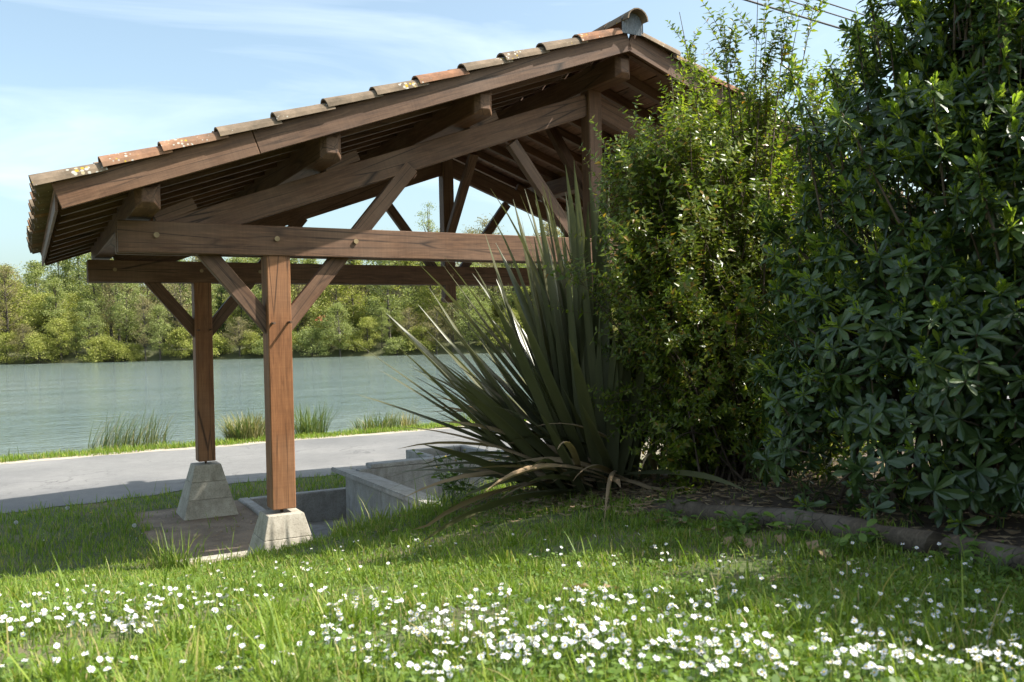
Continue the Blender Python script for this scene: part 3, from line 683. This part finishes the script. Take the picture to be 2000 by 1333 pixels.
for i in range(180):
    q = random.random(); az = LEFT+random.gauss(0, 1.0) if random.random() < .7 else random.uniform(0, 6.28)
    if q < .72: lean = abs(random.gauss(.0, .54)); L = random.uniform(1.35, 2.2)
    else: lean = random.uniform(.5, .98); L = random.uniform(1.05, 1.75)
    if i % 6 == 0: lean = abs(random.gauss(0, .1)); L = random.uniform(2.15, 2.5)
    if lean > .5 and math.cos(az-LEFT) < .1: lean *= .5
    r = .05+.30*random.random()*min(1, lean+.3)
    b = (1.95+r*math.cos(az)+random.gauss(0, .09), -2.05+r*math.sin(az)+random.gauss(0, .08)); g = float(tz(*b))
    sword((b[0], b[1], g-.02), az, lean, L, random.uniform(.06, .105), random.uniform(.0, .35)*(1 if random.random() < .8 else 2.2), M_phorm, 'leaf', random.gauss(0, .5))
for i in range(52):                                   # dead leaves sprawling at the foot
    az = LEFT+random.gauss(.25, .75); b = (1.9+random.gauss(0, .18), -2.1+random.gauss(0, .18)); g = float(tz(*b))
    sword((b[0], b[1], g+.08), az, random.uniform(1.0, 1.5), random.uniform(.8, 1.7), random.uniform(.03, .065), random.uniform(.4, .9), M_dry if i % 3 else M_phorm, 'dead_leaf', random.gauss(0, .8))

# ------------------------------------------------------------------ grass, flowers
def visible_polar(n, r0, r1):
    r = np.exp(rng.uniform(math.log(r0), math.log(r1), n)); a = YAW+rng.uniform(-.78, .72, n)
    return CAM[0]+r*np.sin(a), CAM[1]+r*np.cos(a), r
def blades(x, y, h, w_, lean, az, z0=None, cur=.6):
    """two-segment grass blades as quads+tip quads"""
    n = len(x); z = tz(x, y) if z0 is None else z0; d = np.stack([np.cos(az), np.sin(az), np.zeros(n)], 1); s = np.stack([-np.sin(az), np.cos(az), np.zeros(n)], 1)
    B = np.stack([x, y, z-.006], 1); V = np.empty((n, 8, 3)); 
    for k, (f, ww) in enumerate(((0, 1.), (.4, .9), (.75, .6), (1, .08))):
        horiz = lean*(f**1.6)*h; up = h*f*np.sqrt(np.maximum(.15, 1-(lean*f*cur)**2))
        c = B+d*horiz[:, None]+np.stack([np.zeros(n), np.zeros(n), up], 1)
        V[:, 2*k] = c-s*(w_*ww/2)[:, None]; V[:, 2*k+1] = c+s*(w_*ww/2)[:, None]
    F = np.array([[0, 1, 3, 2], [2, 3, 5, 4], [4, 5, 7, 6]]); Fa = (np.arange(n)[:, None, None]*8+F[None]).reshape(-1, 4)
    return V.reshape(-1, 3), Fa
def lawn_ok(x, y):
    inpit = (x > PIT[0]-.1) & (x < PIT[1]+.1) & (y > PIT[2]-.06) & (y < PIT[3]+.1)
    dirt = is_dirt(x, y) & (rng.random(len(x)) > .03); road = (y > road_near(x)-.02+.12*np.sin(x*6.1)+.08*np.sin(x*17)) & (y < 11.0)
    pl = (np.abs(x) < .26) & (np.abs(y) < .26) | (np.abs(x) < .3) & (np.abs(y-D) < .3)
    bed = is_bed(x, y) & (rng.random(len(x)) > .05)
    return ~(inpit | dirt | road | pl | bed) & (y < 12.2)
def patch(x, y): return .5+.5*np.sin(x*1.9+1.3*np.sin(y*1.1))*np.sin(y*1.6+.9*np.sin(x*1.4)+.5)
x, y, r = visible_polar(300000, 1.25, 15); ok = lawn_ok(x, y); x, y, r = x[ok], y[ok], r[ok]
pt = patch(x, y); bare = .5+.5*np.sin(x*2.7+1.9*np.sin(y*2.1)+2)*np.sin(y*3.1+1.3*np.sin(x*2.4)); thin = rng.random(len(x)) < np.clip(1.15-1.1*np.clip(bare-.62, 0, 1)*3.2, .12, 1)+.5*(y > .5); x, y, r, pt = x[thin], y[thin], r[thin], pt[thin]; n = len(x)
edge = np.exp(-((y-(-.55))/.3)**2)*(x > .25)*(x < 6)+np.exp(-((x+.75)/.22)**2-((y-.75)/.35)**2)*1.3
cl = np.clip(.5+.5*np.sin(x*9.1+2*np.sin(y*5.3))*np.sin(y*8.3+2*np.sin(x*6.1))+.35*np.sin(x*21+y*13)*np.sin(y*19-x*7), 0, 1.3)
h = (.018+.022*rng.random(n)+(.035+.05*pt)*cl*cl*rng.random(n))*(1+.8*(y > 1.2))+edge*rng.random(n)*.16
tall = rng.random(n) < .02; h = np.where(tall, h*2.2, h)
v, f = blades(x, y, h, .0028+.0022*rng.random(n)+.0009*r*.5, rng.uniform(.1, 1.0, n), rng.uniform(0, 6.28, n))
tag(link('lawn_grass', fastmesh('lawn_grass', v, f, M_grass)), 'fresh green grass growing on the lawn', 'grass', None, 'stuff')
# clover and plantain leaves lying between the blades
x, y, r = visible_polar(60000, 1.25, 9); ok = lawn_ok(x, y); x, y = x[ok], y[ok]; ok = rng.random(len(x)) < 1-patch(x, y)*.8; x, y = x[ok], y[ok]; n = len(x)
z = tz(x, y)+rng.uniform(.008, .045, n); a = rng.uniform(0, 6.28, n); sz = rng.uniform(.0045, .0095, n); V = np.empty((n, 8, 3)); tl = rng.normal(0, .35, (n, 2))
for k in range(8):
    cx, cy = np.cos(a+k*math.pi/4)*sz, np.sin(a+k*math.pi/4)*sz*.8; V[:, k] = np.stack([x+cx, y+cy, z+cx*tl[:, 0]+cy*tl[:, 1]], 1)
F = (np.arange(n)[:, None, None]*8+np.array([[0, 1, 2, 3], [0, 3, 4, 7], [4, 5, 6, 7]])[None]).reshape(-1, 4)
tag(link('clover', fastmesh('clover', V.reshape(-1, 3), F, M_clover)), 'low clover leaves between the grass', 'clover', None, 'stuff')
# strip of grass along the river edge
n = 42000; x = rng.uniform(-9, 22, n); y = rng.uniform(10.75, 12.5, n)+.1*np.sin(x*3)
v, f = blades(x, y, .05+.10*rng.random(n)*(.4+patch(x*2, y)), .008+.006*rng.random(n), rng.uniform(.1, .9, n), rng.uniform(0, 6.28, n))
tag(link('bank_grass', fastmesh('bank_grass', v, f, M_grass)), 'strip of short grass along the river edge', 'grass', None, 'stuff')
# long tussock at the corner of the bare earth and along the pit
def tussock(name, cx, cy, n, hmin, hmax, rad, mats, label, cat='grass', group=None, wid=.008, lean=(.1, .9), dirn=None, z0=None):
    a = rng.uniform(0, 6.28, n); rr = rad*np.sqrt(rng.random(n)); x = cx+rr*np.cos(a); y = cy+rr*np.sin(a)*.7; az = a+rng.normal(0, .7, n) if dirn is None else rng.normal(dirn, .55, n)
    v, f = blades(x, y, rng.uniform(hmin, hmax, n), wid*rng.uniform(.6, 1.2, n), rng.uniform(*lean, n), az, None if z0 is None else np.full(n, z0), .8)
    mi = (rng.random(n) < .35).astype(int).repeat(3) if len(mats) > 1 else None
    o = link(name, fastmesh(name, v, f, mats, mi)); tag(o, label, cat, group); return o
tussock('grass_tussock', -.78, .62, 90, .15, .42, .22, [M_grass], 'long-bladed grass tussock at the corner of the bare earth')
tussock('grass_tussock', .62, -.5, 26, .12, .34, .16, [M_grass], 'few tall grass blades beside the short concrete plinth')
wy = 11.7
def bank_x(px, y): d = ray(px, 700); t = (y-CAM[1])/d[1]; return CAM[0]+d[0]*t
for px, yy, n, h0, h1, rad, mt, lab, dr in ((240, 11.9, 420, .45, .95, .75, [M_reed, M_reedd], 'wind-swept blond reed clump leaning over the water', 0.2), (478, 11.6, 700, .3, .75, .42, [M_reedd, M_reed], 'dense straw-coloured sedge clump beside the tall brown posts', None),
        (603, 11.6, 260, .4, .85, .34, [M_reed], 'fresh green iris clump between straw-coloured sedge and low rushes', None), (735, 11.7, 420, .25, .52, .55, [M_reed, M_reedd], 'low rounded rush clump on the river edge', None), (795, 11.7, 120, .25, .55, .2, [M_reedd], 'small brown dry sedge tuft beside the rush clump', None),
        (932, 11.8, 360, .2, .5, .6, [M_reed], 'green rush clump behind the flax leaf tips', None), (130, 12.1, 140, .15, .4, .6, [M_reed], 'sparse rushes in the shallows near blond reeds', None), (40, 12.1, 120, .15, .4, .6, [M_reed], 'thin sparse rushes in the shallows away from the reeds', None)):
    tussock('reed_clump', bank_x(px, yy), yy, n, h0, h1, rad, mt, lab, 'reeds', 'reed clumps on the river edge', .018, (.1, .8), dr)
# daisies
def daisy(tilt, hgt, sc):
    V = []; F = []; mi = []; npet = 13
    R_ = rotm(random.uniform(0, 6.28), math.pi/2-tilt)      # x axis = flower normal
    n_ = R_[:, 0]; a_ = R_[:, 1]; b_ = R_[:, 2]; c = np.array([0, 0, hgt])
    for k in range(npet):
        t = 2*math.pi*k/npet; u = a_*math.cos(t)+b_*math.sin(t); s = -a_*math.sin(t)+b_*math.cos(t); i = len(V); lift = random.uniform(-.001, .003)
        V += [c+u*.0028*sc-s*.0010*sc, c+u*.0028*sc+s*.0010*sc, c+u*.0125*sc+s*.0024*sc+n_*lift, c+u*.0125*sc-s*.0024*sc+n_*lift]; F.append((i, i+1, i+2, i+3)); mi.append(0)
    i = len(V); V += [c+(a_*math.cos(t)+b_*math.sin(t))*.0042*sc+n_*.0012 for t in np.linspace(0, 2*math.pi, 9)[:8]]+[c+n_*.0035*sc]
    for k in range(0, 8, 2): F.append((i+k, i+k+1, i+(k+2) % 8, i+8)); mi.append(1)
    P = np.array([(random.uniform(-.01, .01), random.uniform(-.01, .01), -.01), (0, 0, hgt*.5), c-n_*.001]); v, f = tube(P, [.0011, .001, .001], 4)
    i = len(V); V += list(v); F += [tuple(q+i) for q in f]; mi += [2]*len(f)
    return fastmesh('daisy', np.array(V), np.array(F), [M_petal, M_disc, M_stem], mi)
DAI = [daisy(random.uniform(.05, 1.0), random.uniform(.04, .085), random.uniform(.52, .74)) for _ in range(18)]
spots = []
for x0, x1, y0, y1, n in ((0, 330, 1165, 1250, 75), (140, 390, 1130, 1240, 50), (640, 1010, 1150, 1265, 150), (330, 640, 1098, 1180, 60), (640, 830, 1065, 1125, 24), (1000, 1420, 1150, 1300, 150), (1300, 2000, 1190, 1333, 170), (1400, 1930, 1075, 1190, 50),
                          (1000, 1400, 1040, 1130, 28), (820, 1020, 1235, 1333, 40), (0, 820, 1245, 1333, 26), (1000, 1330, 1260, 1333, 60), (1330, 2000, 1250, 1333, 60), (400, 1000, 1250, 1333, 40), (0, 340, 1000, 1060, 10)):
    c = [(random.uniform(x0, x1), random.uniform(y0, y1)) for _ in range(max(3, n//8))]
    for k in range(int(n*1.35)):
        if random.random() < .6: a = random.choice(c); px, py = a[0]+random.gauss(0, 26), a[1]+random.gauss(0, 8)
        else: px, py = random.uniform(x0, x1), random.uniform(y0, y1)
        P = on_ground(px, py+(34 if py > 1140 else 14))
        if P is not None and lawn_ok(np.array([P[0]]), np.array([P[1]]))[0]: spots.append((float(np.linalg.norm(P-CAM)), P))
spots.sort(key=lambda s: s[0]); far = []
for k, (dist, P) in enumerate(spots):
    m = Matrix.Translation((P[0], P[1], float(tz(P[0], P[1])))) @ Matrix.Rotation(random.uniform(0, 6.28), 4, 'Z'); me = random.choice(DAI)
    if k < 300:
        o = link('daisy', me); o.matrix_basis = m; tag(o, 'small white daisy with a yellow centre in the lawn', 'daisy', 'daisies scattered over the lawn')
    else: far.append((me, m, 0))
Vs = Bag()
for me, m, _ in far:
    v = np.empty(len(me.vertices)*3); me.vertices.foreach_get('co', v); f = np.empty(len(me.loops), np.int32); me.loops.foreach_get('vertex_index', f); q = np.empty(len(me.polygons), np.int32); me.polygons.foreach_get('material_index', q)
    A = np.array(m); Vs.V.append(v.reshape(-1, 3)@A[:3, :3].T+A[:3, 3]); Vs.F.append(f.reshape(-1, 4)+Vs.n); Vs.M.append(q); Vs.n += len(v)//3
tag(link('daisies', Vs.mesh('daisies', [M_petal, M_disc, M_stem])), 'drift of many more white daisies in the lawn', 'daisies', None, 'stuff')
# dandelions
def dandelion(px, py, clock):
    P = on_ground(px, py+14); g = float(tz(P[0], P[1])); t = empty('dandelion', (P[0], P[1], g)); h = .13
    cyl('stem', (P[0], P[1], g-.01), (P[0], P[1], g+h), .002, M_stem, t, 6)
    bm = bmesh.new()
    if clock:
        for k in range(150):
            d = Vector((random.gauss(0, 1), random.gauss(0, 1), random.gauss(0, 1))).normalized(); a = d.orthogonal().normalized(); b = d.cross(a); c = Vector((P[0], P[1], g+h))
            vs = [bm.verts.new(c+d*.004), bm.verts.new(c+d*.02+a*.004), bm.verts.new(c+d*.022+b*.004), bm.verts.new(c+d*.02-a*.004)]; bm.faces.new(vs)
    else:
        for k in range(40):
            a = k*2.4; r = .004+.014*(k/40); c = Vector((P[0], P[1], g+h+.006*(1-k/40))); u = Vector((math.cos(a), math.sin(a), .3)); s = Vector((-math.sin(a), math.cos(a), 0))
            bm.faces.new([bm.verts.new(c+s*.001), bm.verts.new(c+u*r+s*.002), bm.verts.new(c+u*r-s*.002), bm.verts.new(c-s*.001)])
    me = bpy.data.meshes.new('seed_head' if clock else 'flower_head'); bm.to_mesh(me); bm.free(); me.materials.append(M_fluff if clock else M_disc); link(me.name, me, t)
    return t
for px, py in ((263, 1038), (32, 1030), (132, 1000)): tag(dandelion(px, py, True), 'dandelion seed clock in the shaded grass near the lane', 'dandelion', 'dandelion clocks')
for px, py in ((178, 1010), (50, 1012)): tag(dandelion(px, py, False), 'yellow dandelion flower in the shaded grass near the lane', 'dandelion', 'yellow dandelions')
# celandine beside the flax
def celandine(cx, cy, n, label):
    b = Bag(); g0 = float(tz(cx, cy))
    for k in range(n):
        a = random.uniform(0, 6.28); L = random.uniform(.2, .5); tip = np.array([cx+random.gauss(0, .18), cy+random.gauss(0, .14), g0+L]); base = np.array([cx+random.gauss(0, .07), cy+random.gauss(0, .07), g0]); P = [base, (base+tip)/2+[0, 0, .04], tip]
        v, f = tube(P, [.003, .0025, .002], 4); b.add(v, f, 1)
        for j in range(7):
            q = random.uniform(.3, 1); p = base*(1-q)+tip*q; l = random.uniform(.03, .06); V, F = leaf_strip([0, .35, .75, 1], [.3, 1, .9, .3], .1, l, l*.75, .2); b.add(V@rotm(random.uniform(0, 6.28), random.uniform(-.2, .6), random.uniform(-.5, .5)).T+p, F, 0)
        if k % 2 == 0:
            for j in range(4): V, F = leaf_strip([0, .5, 1], [.5, 1, .6], .1, .013, .012); b.add(V@rotm(j*1.57, .5).T+tip, F, 2)
    o = link('celandine', b.mesh('celandine', [M_clover, M_stem, M_disc])); tag(o, label, 'plant', 'weeds around the flax'); return o
celandine(1.12, -1.15, 26, 'yellow-flowered weed between the wash basin and the flax'); celandine(1.5, -1.5, 34, 'leafy green weed with few yellow flowers under the flax')
# dry leaves on the lawn edge
V, F = leaf_strip([0, .3, .7, 1], [.2, .9, .8, .1], .5, .09, .055, .4); LF = fastmesh('fallen_leaf', V, F, M_dry)
for px, py in ((1430, 1062), (1452, 1066), (1395, 1048), (1605, 1090), (1585, 1075), (1180, 1168), (1150, 1165), (1520, 1062), (1300, 1030), (1340, 1035)):
    P = on_ground(px, py)
    if P is None: continue
    o = link('fallen_leaf', LF); o.matrix_basis = Matrix.Translation((P[0], P[1], float(tz(P[0], P[1]))+.03)) @ Matrix.Rotation(random.uniform(0, 6.28), 4, 'Z') @ Matrix.Rotation(random.uniform(-.4, .4), 4, 'X'); tag(o, 'curled brown dry leaf lying in the shaded grass', 'leaf', 'fallen dry leaves')

# leaf litter under the shrubs, around the flax and on the bare earth
n = 5200; x = np.concatenate([rng.uniform(1.2, 3.4, n), rng.normal(1.75, .5, 2200), rng.uniform(-.9, 1.0, 900)]); y = np.concatenate([rng.uniform(-8, -2.2, n), rng.normal(-2.1, .45, 2200), rng.uniform(.9, 4.6, 900)])
ok = ~((x > PIT[0]-.14) & (x < PIT[1]+.14) & (y > PIT[2]-.12) & (y < PIT[3]+.12)) & ~((np.abs(x) < .33) & ((np.abs(y) < .33) | (np.abs(y-D) < .33))) & (y < road_near(x)); x, y = x[ok], y[ok]; n = len(x); a = rng.uniform(0, 6.28, n); L = rng.uniform(.012, .045, n); L = np.where(y > .5, L*.6, L)
W_ = L*rng.uniform(.15, .55, n); z = tz(x, y)+.006+.012*rng.random(n); V = np.empty((n, 4, 3)); t1 = rng.normal(0, .25, n); t2 = rng.normal(0, .3, n)
for k, (u_, v_) in enumerate(((-1, 0), (0, -1), (1, 0), (0, 1))):
    du = u_*L; dv = v_*W_; V[:, k] = np.stack([x+du*np.cos(a)-dv*np.sin(a), y+du*np.sin(a)+dv*np.cos(a), z+np.abs(du*t1)+np.abs(dv*t2)], 1)
tag(link('leaf_litter', fastmesh('leaf_litter', V.reshape(-1, 3), np.arange(4*n).reshape(n, 4), M_dry)), 'scattered dry leaf litter under the shrubs', 'litter', None, 'stuff')
# low weeds along the log
for k in range(16):
    yy = -3.6-.27*k+random.gauss(0, .08); xx = 1.18+random.gauss(0, .07)-.02*k/4; b = Bag(); g0 = float(tz(xx, yy))
    for j in range(26):
        az = random.uniform(0, 6.28); e = random.uniform(.1, 1.2); l = random.uniform(.03, .06); r_ = random.uniform(0, .09); hh = random.uniform(.01, .10)
        V, F = leaf_strip([0, .35, .75, 1], [.25, .9, 1, .3], .15, l, l*.6, .2); c_ = np.array([xx+r_*math.cos(az), yy+r_*math.sin(az), g0+hh]); b.add(V@rotm(az, e-.5, random.uniform(-.4, .4)).T+c_, F, 0)
        v, f = tube([(xx, yy, g0-.01), c_], [.0015, .001], 3); b.add(v, f, 1)
    tag(link('weed', b.mesh('weed', [M_clover, M_stem])), 'small leafy weed growing against the log edging', 'weed', 'weeds along the log')
# ------------------------------------------------------------------ far bank: trees one by one, wooded hill behind
def quads(C, size, flat=.0):
    n = len(C); a = rng.normal(size=(n, 3)); a /= np.linalg.norm(a, axis=1)[:, None]; b = np.cross(a, rng.normal(size=(n, 3))); b /= np.linalg.norm(b, axis=1)[:, None]
    s = size*rng.uniform(.6, 1.3, n)[:, None]; V = np.stack([C-a*s*.6, C+b*s*.35, C+a*s*.6, C-b*s*.35], 1)
    return V.reshape(-1, 3), np.arange(4*n).reshape(n, 4)
def far_tree(name, h, wr, trunk_f, ncl, per, size, leaf, shape, sparse=1.0, lean=0.):
    """h height, wr crown radius, trunk_f share of bare trunk"""
    b = Bag(); tb = Bag(); top = np.array([lean*h, 0, h*.96]); z0 = trunk_f*h
    P = [np.array([0, 0, -.6]), np.array([lean*h*.25, random.gauss(0, .1), h*.35]), np.array([lean*h*.6, random.gauss(0, .15), h*.68]), top]
    r0 = .012*h+.04; v, f = tube(P, [r0*1.15, r0*.8, r0*.5, r0*.12], 6); tb.add(v, f)
    for k in range(ncl):
        if shape == 'column': zz = z0+(h-z0)*random.random(); rr = wr*(1-abs((zz-z0)/(h-z0)-.4)*.9)*math.sqrt(random.random())
        elif shape == 'dome': q = random.random()**.7; zz = z0+(h-z0)*q; rr = wr*math.sqrt(max(.05, 1-q*q*.9))*random.random()**.45
        else: q = random.random(); zz = z0+(h-z0)*q; rr = wr*math.sin(math.pi*min(1, .18+.78*q))**.8*random.random()**.5
        a = random.uniform(0, 6.28); c = np.array([rr*math.cos(a)+lean*zz, rr*math.sin(a), zz])
        s0 = max(.12, min(.85, (zz-.25*rr-.6)/h)); pb = np.array([lean*h*s0, 0, h*s0*.92]); m = (pb+c)/2+np.array([0, 0, -.12*rr]); v, f = tube([pb, m, c], [r0*.35*(1-s0*.6), r0*.2, .015], 4); tb.add(v, f)
        m_ = int(per*random.uniform(.5, 1.4)); sg = random.uniform(.35, .75)*(.5+.12*wr); pts = c+rng.normal(size=(m_, 3))*np.array([sg, sg, sg*.7]); pts = pts[pts[:, 2] > .1]
        v, f = quads(pts, size); b.add(v, f)
    return name, b.mesh('crown', [leaf]), tb.mesh('trunk', [M_bark], True)
WIL, ALD, BUD, IVY = M_far
PR = {'bush': [far_tree('willow_bush', h, w_, .02, 60, 100, .22, m, 'dome') for h, w_, m in ((4.2, 3.2, WIL), (5.2, 3.4, ALD), (3.4, 3.0, ALD), (6.0, 3.0, WIL), (4.6, 3.6, WIL))],
      'willow': [far_tree('willow_tree', h, w_, .18, 60, 130, .22, WIL, 'round', 1, l) for h, w_, l in ((11, 3.2, .03), (12.5, 3.6, -.04), (10, 3.4, .0), (13.5, 3.0, .02))],
      'alder': [far_tree('alder_tree', h, w_, .2, 60, 125, .21, ALD, 'round', 1, l) for h, w_, l in ((12.5, 2.9, .02), (14, 3.2, -.03), (11, 3.0, .05), (13, 2.5, 0))],
      'bare': [far_tree('budding_tree', h, w_, .25, 80, 70, .17, BUD, 'round', 1, l) for h, w_, l in ((13.5, 3.0, .02), (12, 3.4, -.02), (14.5, 2.8, .0))],
      'ivy': [far_tree('ivy_clad_tree', h, w_, .02, 30, 90, .18, IVY, 'column') for h, w_ in ((8, .8), (9.5, .7))],
      'poplar': [far_tree('poplar_tree', 20.5, 1.9, .12, 60, 70, .19, ALD, 'column')]}
PR['thicket'] = [('hazel_thicket', a, b) for _, a, b in PR['bush']]
LAB = {'thicket': ('bushy green thicket growing below the trees across the river', 'bush', 'thickets across the river'), 'bush': ('rounded pale green bush overhanging the far water edge', 'bush', 'bushes along the far bank'), 'willow': ('yellow-green willow tree in spring leaf across the river', 'tree', 'willows across the river'),
       'alder': ('slender mid-green tree with visible trunk across the river', 'tree', 'slender trees across the river'), 'bare': ('brownish tree barely in bud across the river', 'tree', 'budding trees across the river'),
       'ivy': ('dark ivy-clad trunk among the trees across the river', 'tree', 'ivy-clad trunks across the river'), 'poplar': ('tall narrow poplar rising above the wood across the river', 'tree', 'poplars across the river')}
def put(kind, t, d, sc, zs=1.):
    nm, cr, tr = random.choice(PR[kind]); p = far_pt(t, d); o = empty(nm, p); ang = random.uniform(0, 6.28); tag(o, *LAB[kind])
    m = Matrix.Translation(Vector(p)) @ Matrix.Rotation(ang, 4, 'Z') @ Matrix.Diagonal((sc*random.uniform(.85, 1.3), sc*random.uniform(.85, 1.3), sc*random.uniform(.8, 1.15), 1))
    for n_, me in (('crown', cr), ('trunk', tr)):
        c = link(n_, me, o); c.matrix_basis = m
HT = -31.7
t = -104.
while t < 104:
    k = random.choices(['bush', 'alder', 'willow', 'bare'], [.5, .2, .15, .15])[0]; put(k, t, random.uniform(134.8, 137.5), random.uniform(.45, 1.0) if k == 'bush' else random.uniform(.42, .75)); t += random.uniform(1.5, 3.0)
t = -108.
while t < 108:
    if abs(t-HT) > 1.0:
        k = random.choices(['willow', 'alder', 'bare', 'ivy'], [.36 if t < -20 else .2, .32, .24, .10])[0]; put(k, t, random.uniform(140, 150), random.uniform(.85, 1.15)*(1 if t < -20 else 1.12))
    t += random.uniform(2.2, 3.6)
t = -115.
while t < 115:
    k = random.choices(['willow', 'alder', 'bare'], [.3 if t < -10 else .2, .3, .42])[0]; put(k, t, random.uniform(155, 172), random.uniform(.98, 1.2)*(1 if t < -30 else 1.18)); t += random.uniform(2.2, 3.6)
for t_, d_, s_ in ((-14.5, 158, 1.05), (-12.6, 160, .93), (62, 158, .95)): put('poplar', t_, d_, s_)
t = -115.
while t < 115:
    put('thicket', t, random.uniform(143, 160), random.uniform(.8, 1.4)); t += random.uniform(2.2, 3.6)
t = -120.
while t < 120:
    k = random.choices(['willow', 'alder', 'bare'], [.3, .35, .35])[0]; put(k, t, random.uniform(174, 188), random.uniform(1.1, 1.3)); t += random.uniform(2.6, 4)
# wooded slope that reads as one mass
C = []; 
for k in range(1500):
    d = random.uniform(178, 335); t = random.uniform(-150, 150)*(d/200); p = far_pt(t, d); hh = random.uniform(5, 9); m_ = 26
    C.append(p+np.array([0, 0, hh*.55])+rng.normal(size=(m_, 3))*np.array([1.7, 1.7, hh*.26]))
C = np.concatenate(C); v, f = quads(C, .75); mi = np.repeat(rng.choice([1, 2, 2, 0], 1500), 26)
tag(link('far_wood', fastmesh('far_wood', v, f, [WIL, ALD, BUD], mi)), 'mixed spring woodland covering the hill across the river', 'woodland', None, 'stuff')
# small house among the trees
hp = far_pt(HT, 152.0); hs = tag(empty('small_house', hp), 'small white house with a red roof half hidden across the river', 'house')
fx = Vector(RH); fy = Vector(FH); bz = hp[2]
def hbox(name, a0, a1, b0, b1, z0, z1, mat, par):
    bm = bmesh.new(); bmesh.ops.create_cube(bm, size=1)
    for v_ in bm.verts: v_.co = fx*(a0 if v_.co.x < 0 else a1)+fy*(b0 if v_.co.y < 0 else b1)+Vector((0, 0, z0 if v_.co.z < 0 else z1))
    me = bpy.data.meshes.new(name); bm.to_mesh(me); bm.free(); me.materials.append(mat); o = link(name, me, par, hp); return o
hbox('wall', -1.7, 1.7, 0, 3.5, -.5, 3.2, M_white, hs)
bm = bmesh.new(); vs = [bm.verts.new(fx*a+fy*b+Vector((0, 0, c))) for a, b, c in ((-2, -.3, 3.15), (2, -.3, 3.15), (2, 3.8, 3.15), (-2, 3.8, 3.15), (-2, 1.75, 4.2), (2, 1.75, 4.2))]
for q in ((0, 1, 5, 4), (2, 3, 4, 5), (0, 4, 3), (1, 2, 5), (3, 2, 1, 0)): bm.faces.new([vs[i] for i in q])
me = bpy.data.meshes.new('roof'); bm.to_mesh(me); bm.free(); me.materials.append(M_red); link('roof', me, hs, hp)
hbox('window', -.9, -.2, -.03, .02, 1.2, 2.2, M_zinc, hs); hbox('door', .4, 1.2, -.04, .02, -.2, 2.0, M_log, hs)
# ------------------------------------------------------------------ all parts were placed in world coordinates
for o in list(COL.objects):
    if o.parent is not None: o.matrix_parent_inverse = o.parent.matrix_basis.inverted()
